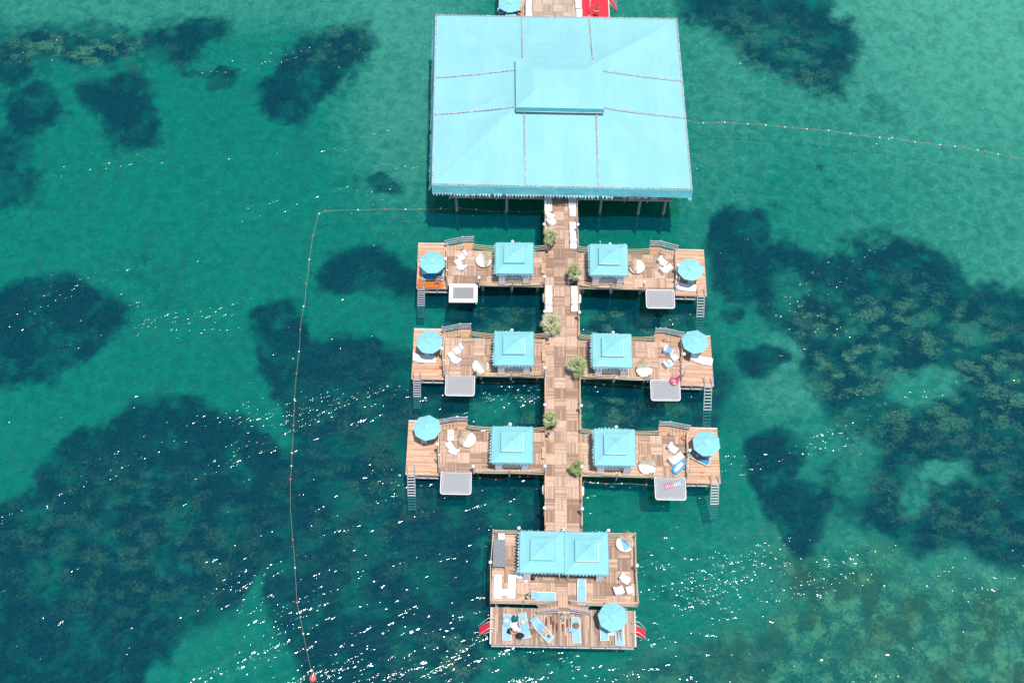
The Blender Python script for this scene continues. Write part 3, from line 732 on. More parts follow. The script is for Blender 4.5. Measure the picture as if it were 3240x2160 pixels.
def make_palm(seed, nf=34, r=.78, dry=.35, trunk_h=.62, spiky=1.0):
    q = random.Random(seed)
    o = thing('potted_palm', '', 'palm', group='potted palms on the walkway')
    MB().lathe([(.22, 0), (.27, .02), (.34, .42), (.345, .45), (.31, .45), (.30, .40), (.0, .40)], 22).build('pot', M['pot'], o)
    MB().lathe([(.30, .395), (.0, .425)], 18).build('soil', M['soil'], o)
    MB().tube([(0, 0, .38), (.02, 0, .38 + trunk_h * .5), (.0, .03, .38 + trunk_h)], [.11, .095, .10], 9).build('trunk', M['trunk'], o)
    top = Vector((0, .03, .38 + trunk_h))
    ms = [MB(), MB()]
    for k in range(nf):
        az = k * 2.39996 + q.uniform(-.3, .3); el = R(q.uniform(-25, 75)) if k % 3 else R(q.uniform(30, 85))
        L = r * q.uniform(.62, 1.05); m = ms[1 if q.random() < dry else 0]
        d = Vector((math.cos(az) * math.cos(el), math.sin(az) * math.cos(el), math.sin(el)))
        mid = top + d * (L * .55); end = mid + (d + Vector((0, 0, -.45))).normalized() * (L * .18)
        m.tube([top, mid, end], [.010, .008, .005], 3)
        side = d.cross(Vector((0, 0, 1))); side = side.normalized() if side.length > .05 else Vector((1, 0, 0))
        nb_ = 13
        for b in range(nb_):
            a = (b / (nb_ - 1) - .5) * R(205)
            bl = L * .50 * q.uniform(.8, 1.1) * (1 - .25 * abs(a) / R(100))
            dd = ((end - mid).normalized() * math.cos(a) + side * math.sin(a)).normalized()
            tip = end + dd * bl + Vector((0, 0, -bl * .22)); w = .017 * spiky + .006
            cr = dd.cross(Vector((0, 0, 1))); cr = cr.normalized() * w if cr.length > .05 else side * w
            mm = end.lerp(tip, .5) + Vector((0, 0, bl * .07))
            m.add([end, mm + cr, tip, mm - cr], [(0, 1, 2, 3)])
    ms[0].build('crown', M['leaf'], o); ms[1].build('crown', M['leaf_dry'], o)
    return o
def make_shower():
    o = thing('shower_post', '', 'shower', group='slim shower posts on the sun decks')
    MB().tube([(0, 0, 0), (0, 0, 2.0)], .035, 8).build('pole', M['grey_wood'], o)
    MB().tube([(0, 0, 1.98), (.0, -.12, 2.08), (0, -.26, 2.06)], .018, 6).build('arm', M['steel'], o)
    MB().lathe([(.02, 2.06), (.09, 2.02), (.09, 2.0), (.0, 2.0)], 12, (0, -.26, 0)).build('shower_head', M['white'], o)
    MB().box((0, -.05, 1.05), (.10, .06, .10)).build('tap', M['steel'], o)
    MB().box((0, 0, .02), (.2, .2, .04)).build('foot', M['steel'], o)
    return o
def make_solar():
    o = thing('solar_lamp', '', 'solar lamp', group='small solar lamps on the walkway edge')
    MB().tube([(0, 0, 0), (0, 0, 1.0)], .025, 6).build('post', M['dark_metal'], o)
    m = MB().box((0, 0, 1.05), (.26, .34, .025), 0, R(-20)); m.build('panel', M['solar'], o)
    MB().box((0, .02, 1.03), (.30, .38, .02), 0, R(-20)).build('panel_frame', M['white_metal'], o)
    MB().box((0, -.04, .8), (.10, .08, .14)).build('lamp_head', M['white'], o)
    return o
def make_fender():
    o = thing('fender', '', 'fender', group='white boat fenders along the walkway')
    MB().lathe([(.02, -.42), (.06, -.40), (.12, -.30), (.13, 0), (.12, .30), (.06, .40), (.02, .42)], 14).build('body', M['float_white'], o)
    MB().tube([(0, 0, .40), (.05, 0, .75), (.16, 0, .9)], .012, 5).build('cord', M['rope'], o)
    return o
def make_plank_seat():
    o = thing('plank_bench', '', 'bench', group='narrow plank benches beside the walkway')
    MB().box((0, 0, .42), (.30, 1.05, .045)).build('seat', M['sun_planks'], o)
    for s in (-1, 1): MB().box((0, s * .42, .2), (.24, .06, .4)).build('leg', M['grey_wood'], o)
    return o
def make_table():
    o = thing('side_table', '', 'table', group='white side tables under the parasols')
    MB().box((0, 0, .45), (.5, .5, .03)).build('table_top', M['white'], o, bevel=.01)
    for sx in (-1, 1):
        for sy in (-1, 1): MB().box((sx * .21, sy * .21, .22), (.04, .04, .44)).build('leg', M['white'], o)
    return o

# ------------------------------------------------------------------ people: one skinned body each, hair and clothes as children
def person(label, J, skin, hair, loc, rz=0, clothes=(), face=Vector((0, 1, 0)), long_hair=.0, s=1.0):
    """J: joints in local metres. clothes: (name, material, [(joint, radius), ...] chain)"""
    o = thing('person', label, 'person', loc, rz)
    vs, es, rs = [], [], []
    idx = {}
    def v(n, p, r):
        idx[n] = len(vs); vs.append(Vector(p)); rs.append(r); return idx[n]
    J = {k: Vector(p) for k, p in J.items()}
    for n, r in (('pelvis', (.125, .10)), ('spine', (.105, .085)), ('chest', (.13, .095)), ('neck', (.052, .052)), ('head', (.078, .088)), ('crown', (.062, .07))):
        v(n, J[n], r)
    ch = ['pelvis', 'spine', 'chest', 'neck', 'head', 'crown']
    es += [(idx[a], idx[b]) for a, b in zip(ch[:-1], ch[1:])]
    for sd in 'LR':
        v('sh' + sd, J['sh' + sd], (.055, .055)); v('el' + sd, J['el' + sd], (.040, .040)); v('wr' + sd, J['wr' + sd], (.028, .028))
        fore = (J['wr' + sd] - J['el' + sd]).normalized(); hn = J['wr' + sd] + fore * .07
        v('ha' + sd, hn, (.034, .022))
        es += [(idx['chest'], idx['sh' + sd]), (idx['sh' + sd], idx['el' + sd]), (idx['el' + sd], idx['wr' + sd]), (idx['wr' + sd], idx['ha' + sd])]
        lat = fore.cross(Vector((0, 0, 1))); lat = lat.normalized() if lat.length > .1 else Vector((1, 0, 0)); bend = lat.cross(fore) * -.25
        for k, (off, L) in enumerate(((-.03, .062), (-.01, .075), (.01, .070), (.03, .055))):
            b = hn + lat * off + fore * .03
            v(f'f{sd}{k}', b + fore * L * .55, (.0095, .0095)); v(f'g{sd}{k}', b + (fore + bend * 2).normalized() * L, (.008, .008))
            es += [(idx['ha' + sd], idx[f'f{sd}{k}']), (idx[f'f{sd}{k}'], idx[f'g{sd}{k}'])]
        v('th' + sd, J['wr' + sd] + fore * .04 - lat * .045, (.011, .011)); v('tt' + sd, J['wr' + sd] + fore * .085 - lat * .06, (.009, .009))
        es += [(idx['wr' + sd], idx['th' + sd]), (idx['th' + sd], idx['tt' + sd])]
        v('hp' + sd, J['hp' + sd], (.092, .092)); v('kn' + sd, J['kn' + sd], (.058, .058)); v('an' + sd, J['an' + sd], (.036, .036)); v('to' + sd, J['to' + sd], (.034, .022))
        mid = J['kn' + sd].lerp(J['an' + sd], .35); v('ca' + sd, mid, (.056, .056))
        es += [(idx['pelvis'], idx['hp' + sd]), (idx['hp' + sd], idx['kn' + sd]), (idx['kn' + sd], idx['ca' + sd]), (idx['ca' + sd], idx['an' + sd]), (idx['an' + sd], idx['to' + sd])]
    def skinned(name, vs, es, rs, mat, lv=1):
        me = bpy.data.meshes.new(name); me.from_pydata(vs, es, [])
        me.materials.append(mat)
        ob = bpy.data.objects.new(name, me); COL.objects.link(ob); ob.parent = o
        k = ob.modifiers.new('skin', 'SKIN')
        for i, r in enumerate(rs):
            d = me.skin_vertices[0].data[i]; d.radius = r; d.use_root = (i == 0)
        k.use_smooth_shade = True; k.branch_smoothing = .3
        u = ob.modifiers.new('subsurf', 'SUBSURF'); u.levels = lv; u.render_levels = lv
        return ob
    body = skinned('body', vs, es, rs, skin)
    up = (J['crown'] - J['head']).normalized(); fc = Vector(face).normalized()
    c = J['head'].lerp(J['crown'], .55)
    m = MB(); side = up.cross(fc).normalized(); fc = side.cross(up).normalized()
    rot = Matrix((side, fc, up)).transposed()
    def hp(a, b): # a longitude, b latitude
        rr = 1.0
        d = Vector((math.cos(b) * math.sin(a), math.cos(b) * math.cos(a), math.sin(b)))
        return d
    def hf(u, w):
        a = R(70) + u * R(220); b = R(-55 - 20 * (long_hair > 0)) + w * R(145 + 20 * (long_hair > 0))
        d = hp(a, b); d = Vector((d.x * .092, d.y * .112, d.z * .125))
        if long_hair and d.z < -.02: d.z -= long_hair * (.5 + .5 * abs(math.cos((u - .5) * 3))); d.y *= .8
        return c + rot @ (d + Vector((0, -.012, .0)))
    m.grid(hf, 14, 10); m.build('hair', hair, o)
    e = MB(); k = rot
    for sx in (-1, 1): e.ball(c + k @ Vector((sx * .032, .085, -.005)), .009, 6)
    e.build('eyes', M['eye'], body)
    MB().ball(c + k @ Vector((0, .098, -.035)), .014, 6, sz=1.5).build('nose', skin, body)
    MB().ball(c + k @ Vector((0, .088, -.07)), .02, 6, sy=.3, sz=.35).build('mouth', M['pink'], body)
    m = MB()
    for sx in (-1, 1): m.ball(c + k @ Vector((sx * .083, -.005, -.02)), .024, 6, sx=.4)
    m.build('ears', skin, body)
    for nm, mat, chain in clothes:
        pv, pe, pr = [], [], []
        for br in chain:
            last = None
            for jn, r in br:
                p = J[jn] if isinstance(jn, str) else J[jn[0]].lerp(J[jn[1]], jn[2])
                hit = next((i for i, q in enumerate(pv) if (q - p).length < 1e-4), None)
                if hit is None: pv.append(p); pr.append(r if isinstance(r, tuple) else (r, r)); hit = len(pv) - 1
                if last is not None and last != hit: pe.append((last, hit))
                last = hit
        skinned(nm, pv, pe, pr, mat)
    return o
def pose_stand():
    J = dict(pelvis=(0, 0, .93), spine=(0, .01, 1.10), chest=(0, 0, 1.31), neck=(0, 0, 1.47), head=(0, .02, 1.565), crown=(0, .02, 1.665))
    for s, k in (('L', -1), ('R', 1)):
        J.update({'sh' + s: (k * .17, 0, 1.39), 'el' + s: (k * .25, -.06, 1.13), 'wr' + s: (k * .25, .06, .92), 'hp' + s: (k * .09, 0, .88), 'kn' + s: (k * .10, .03 + .05 * k, .49), 'an' + s: (k * .11, -.03 + .05 * k, .075), 'to' + s: (k * .13, .12 + .05 * k, .03)})
    return J
def pose_sit(h=.40, lean=.10):
    J = dict(pelvis=(0, 0, h + .09), spine=(0, lean * .4, h + .26), chest=(0, lean, h + .46), neck=(0, lean * 1.3, h + .62), head=(0, lean * 1.5 + .03, h + .71), crown=(0, lean * 1.5 + .03, h + .81))
    for s, k in (('L', -1), ('R', 1)):
        J.update({'sh' + s: (k * .17, lean, h + .54), 'el' + s: (k * .22, lean + .10, h + .28), 'wr' + s: (k * .10, lean + .30, h + .20), 'hp' + s: (k * .09, .05, h + .08), 'kn' + s: (k * .14, .46, h + .10), 'an' + s: (k * .16, .52, .075), 'to' + s: (k * .20, .68, .03)})
    return J
def pose_floor():
    J = dict(pelvis=(0, 0, .10), spine=(0, .05, .27), chest=(0, .12, .46), neck=(0, .15, .62), head=(0, .18, .71), crown=(0, .18, .81))
    for s, k in (('L', -1), ('R', 1)):
        J.update({'sh' + s: (k * .17, .12, .54), 'el' + s: (k * .26, .22, .30), 'wr' + s: (k * .14, .42, .36), 'hp' + s: (k * .09, .04, .10), 'kn' + s: (k * .20, .46, .36), 'an' + s: (k * .12, .66, .06), 'to' + s: (k * .14, .82, .03)})
    return J
def pose_lie(h=.42, back=36, knee=0., prone=False):
    # on a lounger, feet towards -y, head towards +y; hips at y = .2
    b = R(back); c, s_ = math.cos(b), math.sin(b)
    def al(d, up=.0): return (0, .25 + d * c - up * s_, h + d * s_ + up * c)
    J = dict(pelvis=(0, .22, h + .06), spine=al(.17, .07), chest=al(.40, .08), neck=al(.55, .08), head=al(.65, .09), crown=al(.745, .09))
    for s, k in (('L', -1), ('R', 1)):
        a = al(.47, .06); e = al(.24, .02); w = al(.08, .10)
        J.update({'sh' + s: (k * .17, a[1], a[2]), 'el' + s: (k * .25, e[1], e[2]), 'wr' + s: (k * .20, w[1] - .1, w[2] + .02), 'hp' + s: (k * .09, .18, h + .05),
                  'kn' + s: (k * .12, -.24, h + .06 + knee), 'an' + s: (k * .13, -.64 + knee * .4, h + .04), 'to' + s: (k * .15, -.72 + knee * .4, h + (.14 if not prone else .02))})
    return J
# ------------------------------------------------------------------ decks
def lerp2(a, b, t): return a.lerp(b, t)
def quadpt(q, u, v): return q[0].lerp(q[1], u).lerp(q[3].lerp(q[2], u), v)     # q = front-left, front-right, back-right, back-left
def inset(q, d):
    c = sum(q, Vector()) / 4
    return [p + (c - p).normalized() * d for p in q]
def deck(name, label, cat, q, z, mat, piles=(), group=None, lower=False, rim=.13, edge=None, edgemat='pale_wood'):
    c = sum(q, Vector()) / 4; o = thing(name, label, cat, (c.x, c.y, z), 0, group)
    m = WB(); m.slab([(p.x, p.y) for p in q], z - .05, z); m.build('deck_boards', mat, o)
    i = inset(q, .03); m = WB()
    for k in range(4):
        a, b = i[k].copy(), i[(k + 1) % 4].copy(); a.z = b.z = z - .052 - rim / 2
        m.beam(a, b, .06, rim - .004)
    n = max(2, int((q[1] - q[0]).length / 1.3))
    for k in range(1, n):
        a, b = i[0].lerp(i[1], k / n), i[3].lerp(i[2], k / n); a.z = b.z = z - .055 - rim / 2
        m.beam(a, b, .07, rim - .03)
    m.build('rim_beam', M['pale_wood'] if not lower else M['grey_wood'], o)
    if lower:
        m = WB()
        for k in range(4):
            a, b = i[k].copy(), i[(k + 1) % 4].copy(); a.z = b.z = z - .72; m.beam(a, b, .10, .12)
            nn = max(2, round((b - a).length / 1.1))
            for j in range(nn + 1):
                p = a.lerp(b, j / nn); m.box((p.x, p.y, z - .49), (.09, .09, .36))
        m.build('lower_frame', M['grey_wood'], o)
    for (u, v) in piles:
        p = quadpt(q, u, v)
        WB().tube([(p.x, p.y, z - .06 - rim * .5), (p.x, p.y, ZBED - .4)], .125, 10).build('pile', M['pile'], o)
    if edge:
        m = WB()
        for a, b in edge:
            a, b = Vector(a), Vector(b); a.z = b.z = z + .02; m.beam(a, b, .11, .06)
        m.build('edge_board', M[edgemat], o)
    return o
def rope_rail(label, pts, rows=(.42, .74, 1.04), sag=.16, posts=None, h=1.10, group='rope railings on the platform edges', drop=.42):
    o = thing('rope_railing', label, 'railing', pts[0], 0, group)
    for k, p in enumerate(pts):
        if posts is None or posts[k]:
            WB().box((p.x, p.y, p.z + (h - drop) / 2), (.085, .085, h + drop)).build('post', M['grey_wood'], o)
    m = WB()
    for a, b in zip(pts[:-1], pts[1:]):
        L = (b - a).length
        for r in rows:
            path = []
            for j in range(9):
                t = j / 8; p = a.lerp(b, t); p.z += r - sag * min(1.4, L / 2.6) * 4 * t * (1 - t); path.append(p)
            m.tube(path, .028, 5)
    m.build('rope', M['rope'], o)
    return o
def xy(fr, x, y, z): return g(fr, x, y, z)
PH = {('L', 1): 'the left platform nearest the pavilion', ('L', 2): 'the middle left platform', ('L', 3): 'the left platform farthest from the pavilion',
      ('R', 1): 'the right platform nearest the pavilion', ('R', 2): 'the middle right platform', ('R', 3): 'the right platform farthest from the pavilion'}
SPEC = {
 ('L', 1): dict(f='D', main=[(640, 850), (2088, 874), (2092, 358), (640, 338)], land=[(872, 342), (1028, 342), (1028, 222), (872, 222)], sun=[(178, 905), (640, 908), (640, 240), (205, 238)],
   rail=[(1022, 112), (880, 108), (640, 192)], net=[(668, 840), (1090, 845), (1085, 1118), (658, 1112)], lad=(202, 304, 197, 297, 908, 1165), cab=[(1345, 690), (1920, 690), (1920, 222), (1355, 212)],
   par=(413, 475, 375), bed=(1178, 480, 10), ch=[(862, 425, 215), (848, 592, 140)], ott=[(795, 508, 35)], lamps=dict(side=(610, 465), net=(1110, 742), back=(1607, 208), inner=(2083, 728)), midp=(1605, 885), shower=(590, 630)),
 ('L', 2): dict(f='F', main=[(638, 876), (2142, 905), (2145, 340), (648, 320)], land=[(880, 318), (1035, 318), (1035, 190), (880, 190)], sun=[(148, 935), (634, 942), (642, 200), (190, 190)],
   rail=[(1037, 88), (885, 85), (630, 175)], net=[(665, 870), (1092, 875), (1083, 1185), (652, 1178)], lad=(178, 280, 183, 287, 935, 1200), cab=[(1362, 738), (1975, 738), (1978, 225), (1388, 218)],
   par=(413, 343, 390), bed=(1178, 735, 35), ch=[(848, 500, 215), (815, 660, 140)], ott=[(745, 572, 35)], lamps=dict(side=(603, 480), net=(1115, 780), back=(1645, 208), inner=(2137, 765)), midp=(1635, 915), shower=(588, 650)),
 ('L', 3): dict(f='H', main=[(588, 910), (2098, 942), (2105, 350), (595, 320)], land=[(835, 322), (985, 322), (990, 195), (840, 190)], sun=[(103, 955), (583, 966), (592, 192), (150, 184)],
   rail=[(995, 98), (845, 95), (590, 180)], net=[(615, 905), (1045, 910), (1038, 1235), (602, 1228)], lad=(125, 228, 140, 245, 958, 1260), cab=[(1318, 788), (1928, 792), (1935, 270), (1340, 255)],
   par=(408, 250, 405), bed=(990, 445, 150), ch=[(798, 620, 140)], ott=[(730, 525, 35), (750, 420, 0), (750, 352, 0)], lamps=dict(side=(560, 517), net=(1075, 832), back=(1600, 232), inner=(2098, 830)), midp=(1590, 950), shower=(535, 668)),
 ('R', 1): dict(f='E', main=[(238, 895), (1675, 925), (1665, 408), (230, 375)], land=[(1285, 405), (1445, 405), (1452, 287), (1295, 285)], sun=[(1680, 1005), (2148, 1018), (2102, 340), (1668, 328)],
   rail=[(1292, 175), (1442, 178), (1675, 280)], net=[(1240, 925), (1658, 930), (1668, 1200), (1252, 1195)], lad=(2022, 2128, 1998, 2100, 1012, 1330), cab=[(405, 705), (982, 710), (970, 258), (395, 240)],
   par=(1915, 580, 390), bed=(1105, 575, 180), ch=[(1490, 508, -35), (1520, 630, 35)], ott=[(1592, 585, 35)], lamps=dict(side=(1718, 558), net=(1222, 806), back=(706, 244), inner=(241, 742)), midp=(712, 925), shower=(1742, 735)),
 ('R', 2): dict(f='G', main=[(262, 918), (1765, 948), (1750, 390), (245, 358)], land=[(1355, 388), (1505, 388), (1515, 258), (1370, 258)], sun=[(1760, 1030), (2252, 1042), (2197, 300), (1755, 290)],
   rail=[(1362, 155), (1512, 158), (1770, 262)], net=[(1308, 945), (1740, 950), (1752, 1255), (1322, 1252)], lad=(2130, 2235, 2100, 2207, 1038, 1400), cab=[(435, 755), (1042, 762), (1030, 268), (437, 252)],
   par=(1985, 342, 405), bed=(1217, 790, 95), ch=[(1575, 515, -25), (1572, 710, 35)], ott=[(1668, 612, 35)], lamps=dict(side=(1808, 562), net=(1295, 850), back=(753, 242), inner=(266, 785)), midp=(760, 955), shower=(1842, 752)),
 ('R', 3): dict(f='I', main=[(270, 965), (1770, 1000), (1760, 405), (250, 372)], land=[(1365, 402), (1520, 402), (1525, 262), (1375, 260)], sun=[(1770, 1072), (2260, 1080), (2210, 295), (1775, 285)],
   rail=[(1378, 165), (1530, 168), (1785, 268)], net=[(1315, 990), (1750, 998), (1765, 1315), (1332, 1308)], lad=(2135, 2245, 2115, 2225, 1078, 1380), cab=[(445, 825), (1050, 828), (1042, 308), (447, 292)],
   par=(2070, 475, 415), bed=(1208, 832, 80), ch=[(1575, 580, -35), (1590, 750, 35)], ott=[(1680, 682, 35)], lamps=dict(side=(1820, 605), net=(1302, 902), back=(768, 272), inner=(273, 838)), midp=(772, 998), shower=(1838, 832)),
}
WET1 = [(*xy('D', 430, 850, ZS).xy, 1.05, .62), (*xy('D', 235, 840, ZS).xy, .35, .75)]
M['sun_planks_wet'] = planks('oiled_deck_planks_wet', (.50, .29, .175), (.76, .49, .335), 'y', .11, WET1, (.42, .12, .02))
M['sun_planks_drip'] = planks('oiled_deck_planks_drip', (.50, .29, .175), (.76, .49, .335), 'y', .11, [(*xy('F', 510, 780, ZS).xy, .25, .22)], (.60, .20, .08))
def lamp(label, p): return put('lamp', make_lamp, label, (p.x, p.y, p.z - 1.72))
for (sd, r), S in SPEC.items():
    f = S['f']; P = PH[(sd, r)]; flip = sd == 'R'
    main = [g(f, x, y, ZD) for x, y in S['main']]; sun = [g(f, x, y, ZS) for x, y in S['sun']]; land = [g(f, x, y, ZD) for x, y in S['land']]
    deck('platform', f'parquet jetty platform, {P}', 'platform', main, ZD, M['parquet'], [(u, v) for u in (.06, .36, .66, .93) for v in (.26, .92)], 'parquet platforms beside the walkway')
    deck('sun_deck', f'lower pale plank sun deck off {P}', 'deck', sun, ZS, M['sun_planks_wet'] if (sd, r) == ('L', 1) else M['sun_planks_drip'] if (sd, r) == ('L', 2) else M['sun_planks'],
         [(u, v) for u in (.12, .88) for v in (.2, .9)], 'lower sun decks with ladders', True, .14, [(sun[3], sun[2])])
    # stairs: landing, treads down to the sun deck, timber handrail behind, a swag of rope in front
    o = thing('stairs', f'landing and steps to the sun deck of {P}', 'stairs', land[0], 0, 'stairs down to the sun decks')
    m = WB(); m.slab([(p.x, p.y) for p in land], ZD - .05, ZD + .012); m.build('landing', M['landing'], o)
    fo, bo = (land[1], land[2]) if flip else (land[0], land[3])          # outer edge front / back
    fi, bi = (land[0], land[3]) if flip else (land[1], land[2])
    inn = (sun[3] if flip else sun[2]); sx = 1 if flip else -1
    run = abs(inn.x - fo.x)
    for k in range(5):
        a, b = fo.x + sx * run * k / 5, fo.x + sx * run * (k + 1) / 5; zt = ZD - (k + 1) * .125
        m = WB(); m.slab([(a + sx * .035, fo.y + .02), (b - sx * .03, fo.y + .02), (b - sx * .03, bo.y), (a + sx * .035, bo.y)], zt - .05, zt); m.build('tread', M['landing'], o)
    for y in (fo.y + .05, bo.y - .05):
        WB().beam((fo.x, y, ZD - .16), (inn.x, y, ZD - .16 - .7), .05, .2).build('stringer', M['grey_wood'], o)
    e0 = Vector((bi.x, bi.y - .04, ZD)); e1 = Vector((bo.x, bo.y - .04, ZD)); e2 = Vector((inn.x + sx * .1, bo.y - .04, ZS))
    for e in (e0, e1, e2): WB().box((e.x, e.y, e.z + .5), (.09, .09, 1.24)).build('post', M['grey_wood'], o)
    for h in (.42, .74, 1.08):
        WB().beam(e0 + Vector((0, -.05, h)), e1 + Vector((0, -.05, h)), .06, .07).build('rail', M['grey_wood'], o)
        WB().beam(e1 + Vector((0, -.055, h)), e2 + Vector((sx * .12, -.055, h + .03)), .06, .07).build('rail', M['grey_wood'], o)
    m = WB(); q0 = Vector((fo.x, fo.y, ZD)); q1 = Vector((inn.x, fo.y, ZD))
    for h in (.35, .62, .90):
        m.tube([q0.lerp(q1, j / 8) + Vector((0, 0, h - .22 * 4 * (j / 8) * (1 - j / 8))) for j in range(9)], .021, 5)
    m.build('rope', M['rope'], o)
    WB().box((q0.x, q0.y, ZD + .5), (.08, .08, 1.0)).build('post', M['grey_wood'], o)
    # lamps and rope rails
    L = {k: g(f, x, y, ZD + 1.72) for k, (x, y) in S['lamps'].items()}
    lamp(f'globe lamp above the sun deck on {P}', L['side']); lamp(f'globe lamp beside the net on {P}', L['net'])
    lamp(f'globe lamp behind the cabana on {P}', L['back']); lamp(f'globe lamp where the walkway meets {P}', L['inner'])
    dn = lambda p: Vector((p.x, p.y, ZD))
    inb, inf = (main[3], main[0]) if flip else (main[2], main[1]); oub, ouf = (main[2], main[1]) if flip else (main[3], main[0])
    rope_rail(f'tan rope railing behind the cabana, {P}', [Vector((fi.x, fi.y + .03, ZD)), dn(L['back']), Vector((inb.x - sx * -.0, inb.y + .03, ZD))], posts=[1, 0, 1])
    rope_rail(f'tan rope railing before the cabana, {P}', [dn(L['net']), g(f, *S['midp'], ZD), dn(L['inner'])], posts=[0, 1, 0], sag=.13)
    rope_rail(f'tan rope railing above the sun deck, {P}', [oub, dn(L['side']), ouf], posts=[1, 0, 1])
    # net
    nq = [g(f, x, y, ZD - .06) for x, y in S['net']]; thick = (sd, r) == ('L', 1)
    o = thing('lounging_net', ('grey net in a wide white padded frame off ' if thick else 'grey lounging net in a thin white frame off ') + P, 'net', nq[0], 0, 'overwater lounging nets')
    w = .36 if thick else .07
    c = sum(nq, Vector()) / 4
    def ins(p, d):
        v = p - c; return c + Vector((v.x - math.copysign(d, v.x), v.y - math.copysign(d, v.y), v.z))
    inn_q = [ins(p, w) for p in nq]
    m = WB(); m.add([p for p in inn_q], [(0, 1, 2, 3)]); m.build('net', M['net_dark' if thick else 'net'], o)
    m = WB()
    if thick:
        for k in range(4):
            a, b, a2, b2 = nq[k], nq[(k + 1) % 4], inn_q[k], inn_q[(k + 1) % 4]
            m.hexa([p + Vector((0, 0, -.07)) for p in (a, b, b2, a2)], [p + Vector((0, 0, .07)) for p in (a, b, b2, a2)])
        m.build('padded_frame', M['white'], o)
    else:
        path = []
        for k in range(4):
            a, b, c2 = nq[k - 1], nq[k], nq[(k + 1) % 4]
            for j in range(4):
                t = j / 3; rr = .22
                p0 = b + (a - b).normalized() * rr; p1 = b + (c2 - b).normalized() * rr
                path.append(p0.lerp(b, t).lerp(b.lerp(p1, t), t))
        m.tube(path, .05, 8, closed=True); m.build('frame', M['white_metal'], o)
        m = WB(); q2 = [ins(p, .10) for p in nq]; q3 = [ins(p, .20) for p in nq]; path = []
        for k in range(4):
            a, b, a2, b2 = q2[k], q2[(k + 1) % 4], q3[k], q3[(k + 1) % 4]; n = int((b - a).length / .16)
            for j in range(n):
                path += [a.lerp(b, (j + .1) / n), a2.lerp(b2, (j + .6) / n)]
        m.tube([p + Vector((0, 0, .02)) for p in path], .022, 4, closed=True)
        m.build('lacing', M['white'], o)
    for k in (0, 1): WB().beam(nq[k] + Vector((0, .02, -.02)), nq[k] + Vector((0, .5, -.5)), .05, .05).build('bracket', M['grey_wood'], o)
    # ladder down into the sea
    xa, xb, xc, xd, y0, y1 = S['lad']
    o = thing('swim_ladder', f'timber swim ladder hanging into the sea from {P}', 'ladder', g(f, xa, y0, ZS), 0, 'swim ladders on the sun decks')
    ta, tb = g(f, (xa + xc) / 2, y0, ZS), g(f, (xb + xd) / 2, y0, ZS); ta.y -= .05; tb.y -= .05
    ba, bb = g(f, xc, y1, 0), g(f, xd, y1, 0)
    da, db = (ba - ta), (bb - tb)
    for t_, d in ((ta, da), (tb, db)): WB().beam(t_ - d * .48, t_ + d * 1.75, .07, .05).build('rail', M['steel'], o)
    for k in range(13):
        u = .03 + k * .135
        WB().beam(ta + da * u, tb + db * u, .10, .035).build('rung', M['steel'], o)
    # cabana and its sofa
    ce = [g(f, x, y, ZD + 2.38) for x, y in S['cab']]; cc = sum(ce, Vector()) / 4
    ax = ((ce[1] - ce[0]) + (ce[2] - ce[3])); rz = math.atan2(ax.y, ax.x)
    hem, flips = {('L', 1): ((), ()), ('L', 2): ((1,), ((1, .2, .8), (0, .1, .4))), ('L', 3): ((0, 1), ((0, .3, .6),)), ('R', 1): ((0,), ((0, .15, .7),)), ('R', 2): ((0, 1), ((0, .1, .7), (1, .3, .7))), ('R', 3): ((0,), ((0, .1, .9), (1, .2, .6)))}[(sd, r)]
    o = make_cabana(seed=r * 2 + flip, lift=(.25, .45, .35)[r - 1], hem=hem, flips=flips); o.location = (cc.x, cc.y, ZD); o.rotation_euler = (0, 0, rz)
    o['label'] = f'turquoise canvas cabana on {P}'
    rot = Matrix.Rotation(rz, 3, 'Z')
    p = Vector((cc.x, cc.y, ZD)) + rot @ Vector((0, -1.04, 0))
    put('sofa', make_sofa, f'white sofa inside the cabana on {P}', p, rz)
    # parasol, daybed, chairs
    x, y, wd_ = S['par']; p = g(f, x, y, ZS + 2.7)
    put('parasol', make_parasol, f'open turquoise parasol on the sun deck of {P}', (p.x, p.y, ZS), R(rnd.uniform(-12, 30)))
    x, y, a = S['bed']; p = g(f, x, y, ZD + .40)
    put('daybed', make_daybed, f'round rattan daybed with straw tufted hood on {P}', (p.x, p.y, ZD), R(a))
    for k, (x, y, a) in enumerate(S['ch']):
        p = g(f, x, y, ZD + .35); rr = Matrix.Rotation(R(a), 3, 'Z') @ Vector((-.35, 0, 0))
        put('chair', make_chair, f'white moulded armchair {"nearer" if (k or r == 3 and not flip) else "farther from"} the net on {P}', (p.x + rr.x, p.y + rr.y, ZD), R(a))
    for k, (x, y, a) in enumerate(S['ott']):
        p = g(f, x, y, ZD + .43)
        lb = f'white cube ottoman between the armchairs on {P}' if len(S['ott']) == 1 else [f'white cube ottoman touching the armchair on {P}', f'white cube ottoman, middle of three on {P}', f'white cube ottoman nearest the stairs on {P}'][k]
        put('ottoman', make_pouf, lb, (p.x, p.y, ZD), R(a))
    x, y = S['shower']; p = g(f, x, y, ZS + 2.03)
    put('shower', make_shower, f'slim shower post on the sun deck of {P}', (p.x, p.y, ZS), R(90 if not flip else -90))

